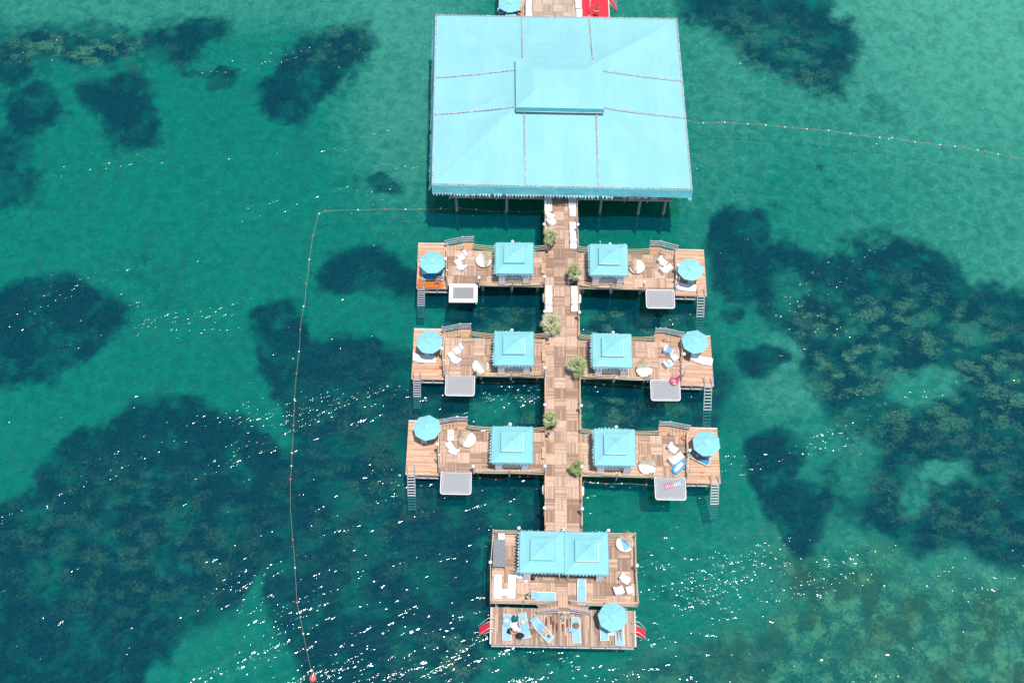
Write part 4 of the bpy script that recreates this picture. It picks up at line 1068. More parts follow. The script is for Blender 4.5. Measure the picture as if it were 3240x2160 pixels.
# ------------------------------------------------------------------ walkway, pavilion deck, decks to the north
wl = [pt(1725, y, ZD) for y in (632, 1690)]; wr = [pt(1823, 632, ZD), pt(1840.6, 1690, ZD)]
wq = [wl[1], wr[1], wr[0], wl[0]]
deck('walkway', 'long parquet walkway running from the pavilion to the front deck', 'jetty', wq, ZD, M['parquet'], [(u, v) for u in (.12, .88) for v in (.02, .12, .24, .36, .48, .6, .72, .84)], edge=[(wq[0], wq[3]), (wq[1], wq[2])], edgemat='landing')
pf = [g('Q', 385, 198, ZD), g('S', 1890, 272, ZD)]
EZ = 5.5                                                    # eave height of the pavilion
eav = [g('A', 162, 1436, EZ), g('A', 2185, 1475, EZ), g('A', 2065, 145, EZ), g('A', 190, 115, EZ)]
pb = [Vector((eav[3].x + .9, eav[3].y - .3, ZD)), Vector((eav[2].x - .9, eav[2].y - .3, ZD))]
pq = [pf[0], pf[1], pb[1], pb[0]]
pd = deck('pavilion_deck', 'wide timber deck under the big turquoise pavilion roof', 'platform', pq, ZD - .006, M['parquet'], [(u, v) for u in (.03, .258, .475, .685, .86, .975) for v in (.004, .25, .5, .75, .98)])
fl = lambda t_: pq[0].lerp(pq[1], t_)
ul, ur = (1724 - 1423) / 701.5, (1826 - 1423) / 701.5
rope_rail('grey post and rope railing along the pavilion deck, left of the walkway', [fl(t_ * ul) for t_ in (0, .245, .49, .745, .995)], (.40, .70, 1.0), .15)
rope_rail('grey post and rope railing along the pavilion deck, right of the walkway', [fl(ur + (1 - ur) * t_) for t_ in (0.01, .25, .5, .745, 1)], (.40, .70, 1.0), .15)
# the pavilion
pav = thing('pavilion', 'huge turquoise canvas pavilion roof with raised centre over the water', 'pavilion', (sum(eav, Vector()) / 4).xy.to_3d() + Vector((0, 0, ZD)))
CZ = 6.95
cin = [g('A', 822, 822, CZ), g('A', 1490, 838, CZ), g('A', 1476, 470, CZ), g('A', 818, 462, CZ)]
m = WB(); q = random.Random(3)
for k in range(4):
    l = (k + 1) % 4
    def fn(u, v):
        p = eav[k].lerp(eav[l], u).lerp(cin[k].lerp(cin[l], u), v)
        p.z -= .16 * math.sin(math.pi * v) * abs(math.sin(3 * math.pi * u)) * (.6 + .4 * math.sin(7 * u + k)) + .10 * math.sin(math.pi * v)
        return p
    m.grid(fn, 24, 14, False)
m.build('roof_canopy', M['turq_roof'], pav)
def roofz(p):                                                # height of the canvas at a plan point, for laying the seams on it
    best = EZ
    for k in range(4):
        l = (k + 1) % 4; a, b = eav[k], eav[l]; d = (b - a); d.z = 0; nrm = Vector((-d.y, d.x, 0)).normalized()
        h = (p - a).dot(nrm); H_ = (cin[k] - a).dot(nrm)
        z = EZ + (CZ - EZ) * h / H_
        best = z if k == 0 else min(best, z)
    return best
def seam(a, b, dashed=True, w=.07):
    pa = [a.lerp(b, j / 24) for j in range(25)]
    return pa
SE = [((862, 125), (868, 448)), ((1385, 130), (1412, 462)), ((190, 605), (806, 545)), ((180, 890), (808, 830)), ((2110, 635), (1490, 558)), ((2135, 922), (1500, 845)), ((883, 1445), (877, 862)), ((1450, 1455), (1434, 868))]
def lay(pts, lift=.03):
    WB().tube(pts, .028, 6).build('seam_cord', M['seam'], pav)
    md = WB()
    a, b = pts[0], pts[-1]; sdv = (b - a).cross(Vector((0, 0, 1))).normalized() * .075
    for a, b in zip(pts[:-1], pts[1:]): md.beam(a + sdv, b + sdv, .04, .03)
    md.build('laced_seam', M['dash'], pav)
for (a, b) in SE:
    A_, B_ = g('A', *a, EZ), g('A', *b, CZ - .05)
    A_.z = EZ + .05
    pts = []
    for j in range(15):
        p = A_.lerp(B_, j / 14); p.z = EZ + (CZ - EZ) * (j / 14) - .08 * math.sin(math.pi * j / 14) + .07
        pts.append(p)
    lay(pts)
for k in range(4):
    a, b = eav[k].copy(), eav[(k + 1) % 4].copy(); c = (a + b) / 2
    cc = sum(eav, Vector()) / 4; off = (cc - c); off.z = 0; off = off.normalized() * .14
    lay([a + off + Vector((0, 0, .07)), b + off + Vector((0, 0, .07))])
outs = [(0, -1, 0), (1, 0, 0), (0, 1, 0), (-1, 0, 0)]
mv, mf = WB(), WB()
for k in range(4):
    a, b = eav[k], eav[(k + 1) % 4]
    hh = (.82, .7, .6, .75)[k]; fl_ = (.26, .02, .1, .22)[k]
    valance(mv, a, b, hh, outs[k], 40 + k, .06, 160, fl_)
    o3 = Vector(outs[k])
    a2, b2 = a + o3 * fl_ + Vector((0, 0, -hh + .03)), b + o3 * fl_ + Vector((0, 0, -hh + .03))
    if k == 0:
        fringe(mf, a2, a2.lerp(b2, .70), .27, .34, outs[k], .42, 90, .04)
        fringe(mf, a2.lerp(b2, .985), b2, .3, .34, outs[k], .42, 92, .04)
    else: fringe(mf, a2, b2, .27, .34, outs[k], (.1, .1, .2, .22)[k], 90 + k, .04)
mv.build('valance', M['turq_deep'], pav); mf.build('fringe', M['turq_edge'], pav)
# raised centre
TZ = 7.75
top = [g('A', 814, 832, TZ), g('A', 1500, 846, TZ), g('A', 1488, 462, TZ), g('A', 810, 455, TZ)]
tin = [g('A', 962, 705, TZ + .55), g('A', 1350, 712, TZ + .55), g('A', 1340, 545, TZ + .55), g('A', 962, 540, TZ + .55)]
m = WB()
for k in range(4):
    l = (k + 1) % 4
    def fn(u, v):
        p = top[k].lerp(top[l], u).lerp(tin[k].lerp(tin[l], u), v); p.z -= .05 * math.sin(math.pi * v) * math.sin(math.pi * u); return p
    m.grid(fn, 12, 5, False)
m.grid(lambda u, v: tin[0].lerp(tin[1], u).lerp(tin[3].lerp(tin[2], u), v) + Vector((0, 0, .10 * math.sin(math.pi * u) * math.sin(math.pi * v))), 8, 6)
tc = m.build('top_canopy', M['turq_roof'], pav)
m = WB()
for k in range(4): valance(m, top[k], top[(k + 1) % 4], .55, outs[k], 60 + k, .03, 60, .04)
m.build('top_valance', M['turq_deep'], tc)
m = WB(); m.tube([top[0] + Vector((0, -.05, -.54)), top[1] + Vector((0, -.05, -.54))], .04, 6); m.build('top_trim', M['seam'], tc)
m = WB()
for k in range(4):
    m.beam(eav[k].lerp(eav[(k + 2) % 4], .004) + Vector((0, 0, -.14)), eav[(k + 1) % 4].lerp(eav[(k + 3) % 4], .004) + Vector((0, 0, -.14)), .10, .12); m.beam(eav[k].lerp(cin[k], .03) + Vector((0, 0, -.35)), cin[k] + Vector((0, 0, -.35)), .10, .12)
    m.beam(cin[k] + Vector((0, 0, -.2)), cin[(k + 1) % 4] + Vector((0, 0, -.2)), .10, .12); m.beam(cin[k] + Vector((0, 0, -.1)), top[k] + Vector((0, 0, -.04)), .08, .08)
m.build('roof_frame', M['white_metal'], pav)
for u in (.05, .26, .43, .575, .74, .955):
    for v in (.05, .5, .95):
        p = quadpt(pq, u, v); WB().tube([(p.x, p.y, ZD), (p.x, p.y, EZ + (-.12 if v != .5 else .1))], .07, 8).build('column', M['grey_wood'], pav)
# what stands under the pavilion's front edge
def make_tub():
    o = thing('tub_chair', '', 'chair', group='white tub chairs under the pavilion')
    MB().lathe([(.26, 0), (.33, .30), (.34, .40), (.10, .42)], 20).build('seat', M['white'], o)
    m = MB()
    m.grid(lambda u, v: Vector((.36 * math.cos(R(-20) + u * R(220)) * (1 + .12 * v), .36 * math.sin(R(-20) + u * R(220)) * (1 + .12 * v), .30 + .42 * v * (.7 + .3 * math.sin(math.pi * u)))), 16, 4)
    so_ = m.build('backrest', M['white'], o); k = so_.modifiers.new('thick', 'SOLIDIFY'); k.thickness = .05
    return o
def make_cloth_table():
    o = thing('square_table', '', 'table', group='turquoise topped tables under the pavilion')
    MB().box((0, 0, .74), (.80, .80, .03)).build('table_top', M['turq_deep'], o)
    MB().box((0, 0, .36), (.62, .62, .72)).build('base', M['white'], o, bevel=.02)
    return o
for k, (fr_, x, kind) in enumerate([('Q', 560, 'c'), ('Q', 690, 't'), ('Q', 815, 'c'), ('Q', 975, 'c'), ('Q', 1145, 't'), ('Q', 1270, 'c'), ('Q', 1430, 'c'), ('Q', 1570, 't'), ('Q', 1745, 'c'), ('Q', 2070, 'c'),
                                     ('S', 95, 'c'), ('S', 510, 'c'), ('S', 675, 't'), ('S', 965, 'c'), ('S', 1110, 't'), ('S', 1235, 'c'), ('S', 1370, 'c'), ('S', 1540, 't')]):
    y = 165 if fr_ == 'Q' else 215
    y += (x - 1100) * .02
    p = g(fr_, x, y, ZD + .2); side = 'left' if fr_ == 'Q' else 'right'
    nl = ['first', 'second', 'third', 'fourth', 'fifth', 'sixth', 'seventh', 'eighth', 'ninth', 'tenth'][k if k < 10 else k - 10]
    if kind == 'c': put('tub', make_tub, f'white tub chair, {nl} seat or table from the left along the pavilion front {side} half', (p.x, p.y + .18, ZD), R(rnd.uniform(160, 200)))
    else: put('ctab', make_cloth_table, f'turquoise topped table, {nl} seat or table from the left along the pavilion front {side} half', (p.x, p.y + .25, ZD))
p = g('Q', 985, 120, ZD + .8); 
o = thing('draped_towel', 'orange towel draped over a tub chair under the pavilion', 'towel', (p.x, p.y, ZD + .62))
MB().grid(lambda u, v: Vector(((u - .5) * .7, -.2 + v * .45, .12 * math.sin(math.pi * v) + .02 * math.sin(u * 9))), 8, 6).build('cloth', M['orange'], o)
# ------------------------------------------------------------------ on the walkway
def on(fr, x, y, z=ZD, h=0): p = g(fr, x, y, z + h); return Vector((p.x, p.y, z))
PALMS = [('B', 1852, 905, 11, .70, .35, 'left walkway edge nearest the pavilion'), ('B', 2163, 1405, 23, .74, .2, 'right walkway edge beside the first platform'),
         ('F', 2215, 200, 37, .95, .75, 'left walkway edge above the middle left platform'), ('G', 205, 855, 41, .85, .4, 'right walkway edge beside the middle right platform'),
         ('H', 2172, 262, 53, .68, .3, 'left walkway edge above the last left platform'), ('I', 190, 925, 67, .62, .15, 'right walkway edge beside the last right platform')]
for fr_, x, y, sd_, r_, dry, where in PALMS:
    o = make_palm(sd_, 50 if r_ > .8 else 42, r_ * 1.12, dry, {11: 1.2, 23: 1.75, 37: .95, 41: 1.2, 53: 1.0, 67: .95}[sd_], 1.5 if sd_ == 37 else 1.0)
    o.location = on(fr_, x, y, ZD, .2); o['label'] = f'potted fan palm on the {where}'
put('chaise', make_chaise, 'white wave chaise on the left of the walkway by the pavilion', on('B', 1826, 330, ZD, .3) + Vector((0, 1.0, 0)), R(-90))
put('chaise', make_chaise, 'white wave chaise on the right of the walkway by the pavilion', on('B', 2146, 300, ZD, .3) + Vector((0, 1.0, 0)), R(-90))
put('bench', make_bench, 'white block bench next below the right wave chaise by the pavilion', on('B', 2150, 452, ZD, .3))
put('bench', make_bench, 'white block bench beside the right lamp near the pavilion', on('B', 2152, 675, ZD, .4))
put('chair', make_chair, 'white armchair facing the walkway below the left lamp, nearer the pavilion', on('B', 1838, 505, ZD, .35) + Vector((-.25, .15, 0)), R(-32))
put('chair', make_chair, 'white armchair touching the leaves of the palm nearest the pavilion', on('B', 1865, 618, ZD, .35) + Vector((-.3, 0, 0)), R(28))
put('ottoman', make_pouf, 'white cube ottoman on the right walkway edge, nearer the pavilion of two', on('B', 2158, 785, ZD, .43))
put('chair', make_chair, 'white armchair backing the rail on the right walkway edge by the first platform', on('B', 2160, 880, ZD, .35) + Vector((0, .2, 0)), R(-90))
put('bench', make_bench, 'white block bench on the left walkway edge below the first platform', on('D', 2149, 950, ZD, .43))
put('ottoman', make_pouf, 'white cube ottoman on the left walkway edge below the first platform', on('D', 2149, 1072, ZD, .43))
put('chair', make_chair, 'white armchair on the left walkway edge above the large pale palm', on('D', 2149, 1185, ZD, .35) + Vector((0, .3, 0)), R(-90))
put('bench', make_bench, 'white block bench on the right walkway edge below the first platform', on('E', 175, 955, ZD, .43))
put('ottoman', make_pouf, 'white cube ottoman on the right walkway edge below the first platform', on('E', 178, 1075, ZD, .43))
put('chair', make_chair, 'white armchair on the right walkway edge below the first platform', on('E', 180, 1175, ZD, .35) + Vector((0, .3, 0)), R(-90))
put('ottoman', make_pouf, 'white cube ottoman half hidden by the large pale palm', on('F', 2162, 55, ZD, .43))
for (fr_, x, y, w) in [('B', 1772, 627, 'left walkway edge, first from the pavilion'), ('B', 2220, 630, 'right walkway edge, first from the pavilion'), ('D', 2087, 1247, 'left walkway edge above the large pale palm'),
                       ('E', 253, 1258, 'right walkway edge between the first and middle platforms'), ('F', 2137, 1315, 'left walkway edge between the middle and last platforms'),
                       ('G', 277, 1327, 'right walkway edge between the middle and last platforms'), ('H', 2093, 1428, 'left walkway edge seaward of the last platform'), ('I', 282, 1440, 'right walkway edge seaward of the last platform')]:
    lamp(f'globe lamp on the {w}', g(fr_, x, y, ZD + 1.72))
for k, (fr_, x, y, w) in enumerate([('B', 1818, 1005, 'first'), ('F', 2185, 365, 'middle'), ('H', 2142, 420, 'last')]):
    put('solar', make_solar, f'small solar lamp where the walkway meets the {w} left platform', on(fr_, x, y, ZD, .2), R(12))
    p = on(fr_, x, y + 42, ZD); WB_ = thing('lamp_box', f'reddish wooden box at the foot of the solar lamp by the {w} left platform', 'box', p, 0, 'reddish boxes under the solar lamps')
    MB().box((0, 0, .1), (.30, .22, .2)).build('body', M['orange' if 0 else 'landing'], WB_); MB().box((0, 0, .215), (.33, .25, .03)).build('lid', M['landing'], WB_)
for fr_, x, y, w in [('D', 2075, 1045, 'left walkway side below the first platform'), ('E', 258, 1060, 'right walkway side below the first platform'), ('H', 2078, 1170, 'left walkway side seaward of the last platform'), ('I', 288, 1190, 'right walkway side seaward of the last platform')]:
    p = g(fr_, x, y, ZD - .45)
    o = put('fender', make_fender, f'white fender hanging on the {w}', p); o.rotation_euler = (R(-60), 0, 0)
for fr_, x, y, w in [('D', 2060, 605, 'first'), ('F', 2118, 590, 'middle'), ('H', 2076, 640, 'last')]:
    put('plank', make_plank_seat, f'narrow plank bench on the {w} left platform beside the walkway', on(fr_, x, y, ZD, .42))
for sd, xs_, nm in ((-1, [(1724, 632), (1724, 765)], 'left'), (1, [(1824, 632), (1828.5, 790)], 'right')):
    pts = [pt(x, y, ZD) for x, y in xs_]; rope_rail(f'rope handrail along the {nm} walkway edge by the pavilion', [pts[0], pts[0].lerp(pts[1], .5), pts[1]], (1.0,), .10)
def seg_rail(label, a, b, n):
    A_, B_ = pt(*a, ZD), pt(*b, ZD); rope_rail(label, [A_.lerp(B_, k / n) for k in range(n + 1)], (1.0,), .08)
seg_rail('rope handrail on the left walkway edge between first and middle platforms', (1724.5, 912), (1725, 1066), 2)
seg_rail('rope handrail on the right walkway edge between first and middle platforms', (1829.5, 918), (1832, 1072), 2)
seg_rail('rope handrail on the left walkway edge between middle and last platforms', (1725, 1195), (1725.5, 1362), 2)
seg_rail('rope handrail on the right walkway edge between middle and last platforms', (1834, 1202), (1836, 1368), 2)
seg_rail('rope handrail on the left walkway edge down to the front deck', (1725, 1502), (1725, 1672), 2)
seg_rail('rope handrail on the right walkway edge down to the front deck', (1838, 1508), (1841, 1672), 2)

# ------------------------------------------------------------------ beyond the pavilion, at the top of the photograph
nq = [pt(1662, 56, ZD), pt(1838, 60, ZD), pt(1832, -170, ZD), pt(1668, -170, ZD)]
deck('walkway', 'pale parquet walkway beyond the pavilion, between two rows of white benches', 'jetty', nq, ZD - .012, M['parquet_pale'], [(.1, .4), (.9, .4), (.1, .9), (.9, .9)])
nl_ = [pt(1577, 52, ZS), pt(1661, 56, ZS), pt(1666, -170, ZS), pt(1586, -170, ZS)]
deck('sun_deck', 'pale plank sun deck left of the walkway beyond the pavilion', 'deck', nl_, ZS, M['sun_planks'], [(.1, .5), (.9, .5)], 'lower sun decks with ladders')
nr_ = [pt(1840, 56, ZS), pt(1928, 58, ZS), pt(1918, -170, ZS), pt(1836, -170, ZS)]
deck('red_deck', 'swimming deck covered with bright red carpet beyond the pavilion', 'deck', nr_, ZS, M['red'], [(.1, .5), (.9, .5)], edge=[(nr_[1], nr_[2]), (nr_[0], nr_[3])])
for k, (x, y, w) in enumerate([(630, 70, 'left row beyond the pavilion, farther'), (630, 240, 'left row beyond the pavilion, nearer'), (1512, 60, 'right row beyond the pavilion, farther'), (1530, 245, 'right row beyond the pavilion, nearer')]):
    put('bench', make_bench, f'white block bench in the {w} from the camera', on('O', x, y, ZD, .43))
p = g('O', 305, 20, ZS + 2.62); put('parasol', make_parasol, 'open turquoise parasol on the sun deck beyond the pavilion', (p.x, p.y, ZS), R(12))
p = g('O', 325, 355, ZS + 2.6); put('parasol', make_parasol, 'open turquoise parasol mostly hidden behind the pavilion roof edge', (p.x, p.y, ZS), R(5))
def lounger(kind, fab, label, p, rz, group=None):
    o = put('lounger_' + kind, lambda: make_lounger(fab), label, p, rz)
    if group: o['group'] = group
    return o
lounger('blue', 'blue', 'blue lounger under the parasols beyond the pavilion', on('O', 300, 195, ZS, .35) + Vector((-.25, 0, 0)), R(-90), 'blue sling sun loungers')
lounger('blue', 'blue', 'blue lounger under the parasol on the left platform nearest the pavilion', on('D', 425, 725, ZS, .36), R(-90), 'blue sling sun loungers')
put('shower', make_shower, 'slim shower post standing on the red carpet deck', on('O', 1722, 40, ZS, 2.0), R(180))
put('shower', make_shower, 'slim shower post by the left benches beyond the pavilion', on('O', 520, 75, ZS, 2.0), R(180))
J = pose_stand()
person('person standing on the red carpet in a yellow bikini', J, M['skin_tan'], M['hair_brown'], on('O', 1828, 300, ZS), R(160),
       [('bikini_bottom', M['yellow'], [[('pelvis', (.135, .115)), ('hpL', .10)], [('pelvis', (.135, .115)), ('hpR', .10)]]), ('bikini_top', M['yellow'], [[(('chest', 'shL', .5), (.09, .10)), (('chest', 'spine', .25), (.135, .105)), (('chest', 'shR', .5), (.09, .10))]])], long_hair=.16)
person('person lying on the blue lounger beyond the pavilion', pose_lie(.39, 10), M['skin_tan'], M['hair_dark'], on('O', 270, 232, ZS, .4) + Vector((.3, 0, 0)), R(-90),
       [('swimsuit', M['black'], [[('pelvis', (.135, .11)), ('spine', (.12, .10)), ('chest', (.135, .10))], [('pelvis', (.135, .11)), ('hpL', .10)], [('pelvis', (.135, .11)), ('hpR', .10)]])], long_hair=.1)

# ------------------------------------------------------------------ front deck and swimming deck
fq = [g('J', 193, 992, ZD), g('J', 1928, 1032, ZD), g('J', 1893, 222, ZD), g('J', 226, 182, ZD)]
deck('front_deck', 'wide parquet front deck at the end of the walkway', 'platform', fq, ZD - .004, M['parquet'], [(u, v) for u in (.04, .35, .65, .94) for v in (.06, .5, .94)])
bq = [g('J', 190, 1478, ZB), g('J', 1910, 1512, ZB), g('J', 1896, 1090, ZB), g('J', 203, 1045, ZB)]
M['front_planks'] = planks('greyed_deck_planks', (.25, .165, .12), (.64, .455, .345), 'x', .13, [(*g('J', x, y, ZB).xy, .10, .42) for x, y in ((850, 1215), (935, 1255), (1045, 1270), (1098, 1235), (975, 1280), (905, 1200))], (.13, .045, .03))
deck('swimming_deck', 'low plank swimming deck in front with red boarding ladders', 'deck', bq, ZB, M['front_planks'], [(u, .5) for u in (.06, .35, .65, .94)], None, True, .14, [(bq[0], bq[3]), (bq[1], bq[2])])
for k in (0, 1):
    cx0, cx1 = ((552, 1062), (1068, 1580))[k]
    ce = [g('J', cx0 - (18 if k == 0 else 0), (632, 655)[k], ZD + 2.38), g('J', cx1 + (5 if k else 0), (640, 658)[k], ZD + 2.38), g('J', cx1, (156, 168)[k], ZD + 2.38), g('J', cx0, (148, 157)[k], ZD + 2.38)]
    cc = sum(ce, Vector()) / 4; ax = (ce[1] - ce[0]) + (ce[2] - ce[3])
    hx = ((ce[1] - ce[0]).length + (ce[2] - ce[3]).length) / 4; hy = ((ce[3] - ce[0]).length + (ce[2] - ce[1]).length) / 4
    o = make_cabana(hx, hy, seed=31 + k, lift=.45, hem=((), (0, 1))[k], flips=(((1, .05, .95), (0, .5, .8)), ((0, .05, .3),))[k]); o.location = (cc.x, cc.y, ZD); o.rotation_euler = (0, 0, math.atan2(ax.y, ax.x))
    o['label'] = 'turquoise canvas cabana on the front deck, ' + ('left of the joined pair' if k == 0 else 'right of the joined pair')
    # this pair stands open to the sea: its swags are tied up
    for ch in list(o.children):
        if ch.name.startswith('curtain') and ch.data.vertices[0].co.y < 0 and (abs(ch.data.vertices[0].co.x) < hx - .75 or ch.data.vertices[0].co.x * (1, -1)[k] > 0): bpy.data.objects.remove(ch)
put('sofa', make_sofa, 'white sofa inside the left cabana of the front deck', g('J', 800, 560, ZD) + Vector((0, 1.3, 0)), 0)
for x, y, w in [(530, 110, 'behind the left front deck cabana'), (1588, 138, 'behind the right front deck cabana'), (193, 513, 'on the left edge of the front deck'), (1926, 553, 'on the right edge of the front deck')]:
    lamp(f'globe lamp {w}', g('J', x, y, ZD + 1.72))
l0, l1, l2, l3 = [Vector((p.x, p.y, ZD)) for p in (g('J', 530, 110, ZD + 1.72), g('J', 1588, 138, ZD + 1.72), g('J', 193, 513, ZD + 1.72), g('J', 1926, 553, ZD + 1.72))]
rope_rail('tan rope railing along the back left of the front deck', [fq[3], l0], posts=[1, 0], sag=.08, group='rope railings of the front deck')
rope_rail('tan rope railing along the back right of the front deck', [l1, fq[2]], posts=[0, 1], sag=.08, group='rope railings of the front deck')
rope_rail('tan rope railing along the left side of the front deck', [fq[3] + Vector((0, -.1, 0)), l2, fq[0] + Vector((0, .1, 0))], posts=[0, 0, 0], sag=.1, group='rope railings of the front deck')
rope_rail('tan rope railing along the right side of the front deck', [fq[2] + Vector((0, -.1, 0)), l3, fq[1] + Vector((0, .1, 0))], posts=[0, 0, 0], sag=.1, group='rope railings of the front deck')
rope_rail('tan rope railing on the seaward edge of the front deck, left of its stairs', [fq[0], g('J', 580, 1000, ZD), g('J', 985, 1008, ZD)], sag=.12, group='rope railings of the front deck')
rope_rail('tan rope railing on the seaward edge of the front deck, right of its stairs', [g('J', 1135, 1012, ZD), g('J', 1530, 1024, ZD), fq[1]], sag=.12, group='rope railings of the front deck')
# double stairs
lq = [g('J', 988, 1098, ZD), g('J', 1130, 1102, ZD), g('J', 1132, 1014, ZD), g('J', 986, 1010, ZD)]
o = thing('stairs', 'double stairs falling left and right from the front deck to the swimming deck', 'stairs', lq[0])
m = WB(); m.slab([(p.x, p.y) for p in lq], ZD - .06, ZD + .01); m.build('landing', M['parquet'], o)
for z in (.12, .34, .56): WB().beam(lq[0] + Vector((0, -.03, -z)), lq[1] + Vector((0, -.03, -z)), .06, .14).build('fascia_board', M['pale_wood'], o)
for sx in (-1, 1):
    x0 = lq[0].x if sx < 0 else lq[1].x; yf, yb = lq[0].y + .05, lq[3].y - .05
    run = 1.55
    for k in range(5):
        a, b = x0 + sx * run * k / 5, x0 + sx * run * (k + 1) / 5; zt = ZD - (k + 1) * .15
        m = WB(); m.slab([(a, yf), (b - sx * .02, yf), (b - sx * .02, yb), (a, yb)], zt - .05, zt); m.build('tread', M['landing'], o)
    for y in (yf - .05, yb + .05):
        for h in (.5, .75, 1.0): WB().beam((x0, y, ZD + h), (x0 + sx * (run + .12), y, ZB + h), .05, .09).build('rail', M['grey_wood'], o)
        for u in (0.03, .97): WB().box((x0 + sx * run * u, y + .03, ZD - (ZD - ZB) * u + .45), (.08, .05, 1.15)).build('post', M['grey_wood'], o)
        WB().beam((x0, y, ZD - .15), (x0 + sx * run, y, ZB + .05), .05, .2).build('stringer', M['grey_wood'], o)
# furniture of the front deck
c = on('J', 297, 405, ZD, .75)
o = thing('long_table', 'slate grey long table in the left corner of the front deck', 'table', c)
MB().box((0, 0, .73), (.98, 2.3, .05)).build('table_top', M['grey_top'], o)
for sx in (-1, 1):
    for sy in (-1, 1): MB().box((sx * .44, sy * 1.08, .35), (.08, .08, .70)).build('leg', M['grey_top'], o)
put('ottoman', make_pouf, 'white cube ottoman behind the slate grey table', on('J', 322, 212, ZD, .43))
put('flat', make_flat_bed, 'white padded flat lounger at the left edge of the front deck', on('J', 278, 798, ZD, .3))
put('flat', make_flat_bed, 'white padded flat lounger right of the small white cube', on('J', 443, 798, ZD, .3), R(-2))
put('ottoman', make_pouf, 'white cube ottoman between the two white flat loungers', on('J', 356, 868, ZD, .43))
p = on('J', 1780, 290, ZD, .40); put('daybed', make_daybed, 'round rattan daybed with a blue towel on the front deck', p, R(50))
o = thing('towel', 'light blue towel thrown over the front deck daybed', 'towel', p + Vector((.02, -.10, .46)), R(15))
MB().grid(lambda u, v: Vector(((u - .5) * .50, -.55 + v * 1.0, .03 * math.sin(u * 8) * math.sin(v * 7) + .02 - .28 * max(0, .18 - v) * 5 * .3)), 10, 14).build('cloth', M['towel'], o)
put('chair', make_chair, 'white armchair farther from the sea on the right of the front deck', on('J', 1782, 710, ZD, .4) + Vector((-.3, .2, 0)), R(-33))
put('chair', make_chair, 'white armchair nearest the rope at the right of the front deck', on('J', 1708, 848, ZD, .4) + Vector((-.32, -.1, 0)), R(20))
put('ottoman', make_pouf, 'white cube ottoman at the right edge of the front deck', on('J', 1838, 838, ZD, .43), R(18))
lounger('t', 'sling', 'turquoise lounger lying crosswise by the left rope of the front deck', on('J', 812, 915, ZD, .36), R(90))
def make_flat_l(): return make_lounger('sling', 4)
put('lounger_f', make_flat_l, 'flat turquoise lounger pointing at the sea before the right cabana', on('J', 1270, 862, ZD, .36), R(-1))
c = on('J', 545, 640, ZD, .5)
o = thing('round_pouf', 'soft pale grey pouf at the corner of the left front cabana', 'pouf', c)
MB().lathe([(.30, 0), (.42, .12), (.44, .30), (.34, .42), (.0, .46)], 20).build('body', M['curtain'], o); MB().lathe([(.30, .44), (.25, .50), (0, .51)], 18).build('seat_pad', M['cushion'], o)
def make_slipper(mat):
    def f():
        o = thing('slipper', '', 'slipper', group='slippers left on the decks')
        MB().lathe([(.045, 0), (.05, .015), (.045, .025), (0, .026)], 14, sy=2.6).build('sole', M[mat], o)
        MB().tube([(-.045, .03, .02), (0, .05, .06), (.045, .03, .02)], .012, 5).build('strap', M[mat], o); return o
    return f
for x, w in ((605, 'left'), (622, 'right')): put('slip_w', make_slipper('white'), f'white slipper before the left front cabana, {w} one of its pair', on('J', x, 738, ZD), R(-10))
o = thing('black_bag', 'small black bag beside the left front cabana curtain', 'bag', on('J', 690, 712, ZD))
MB().ball((0, 0, .12), .16, 10, sx=1.2, sy=.8, sz=.8).build('body', M['black'], o); MB().tube([(-.12, 0, .2), (0, 0, .34), (.12, 0, .2)], .012, 5).build('handle', M['black'], o)
o = thing('control_box', 'white metal box behind the front cabanas at the walkway end', 'box', on('J', 1062, 130, ZD, .5))
MB().box((0, 0, .45), (.40, .25, .3)).build('body', M['white'], o, bevel=.02)
for sx in (-1, 1): MB().box((sx * .12, 0, .15), (.04, .2, .3)).build('leg', M['dark_metal'], o); MB().box((sx * .13, 0, .605), (.09, .12, .01)).build('vent', M['dark_metal'], o)
person('person in a pale green top sitting on the front deck by the rope', pose_floor(), M['skin_fair'], M['hair_brown'], on('J', 612, 915, ZD, .3), R(-90),
       [('top', M['mint'], [[('pelvis', (.135, .11)), ('spine', (.125, .10)), ('chest', (.145, .105))], [('chest', (.145, .105)), ('shL', .07), ('elL', .055)], [('chest', (.145, .105)), ('shR', .07), ('elR', .055)]]), ('shorts', M['black'], [[('pelvis', (.135, .115)), ('hpL', .105), (('hpL', 'knL', .5), .085)], [('pelvis', (.135, .115)), ('hpR', .105), (('hpR', 'knR', .5), .085)]])])
# swimming deck
lounger('t', 'sling', 'turquoise lounger with white clutter at the left end of the swimming deck', on('J', 388, 1290, ZB, .36) + Vector((0, .05, 0)), 0)
lounger('t', 'sling', 'turquoise lounger right of the closed parasol on the swimming deck', on('J', 590, 1262, ZB, .36), R(11))
lounger('t', 'sling', 'turquoise lounger turned aslant with a person sunbathing', on('J', 808, 1318, ZB, .36), R(43))
lounger('t', 'sling', 'turquoise lounger with a dark bag in front of the stairs', on('J', 1204, 1318, ZB, .36), R(4))
lounger('t', 'sling', 'turquoise lounger half shaded under the big parasol on the swimming deck', on('J', 1537, 1290, ZB, .36), R(1))
lounger('t', 'sling', 'turquoise lounger at the right end of the swimming deck', on('J', 1717, 1342, ZB, .36), R(1))
p = g('J', 1645, 1140, ZB + 2.7); put('parasol', make_parasol, 'open turquoise parasol on the front swimming deck', (p.x, p.y, ZB), R(14))
put('table', make_table, 'white side table between the two right loungers of the swimming deck', on('J', 1620, 1340, ZB, .45))
put('table', make_table, 'white side table beside the closed parasol', on('J', 478, 1285, ZB, .45), R(12))
o = thing('closed_parasol', 'closed teal parasol standing between two loungers', 'parasol', on('J', 487, 1232, ZB))
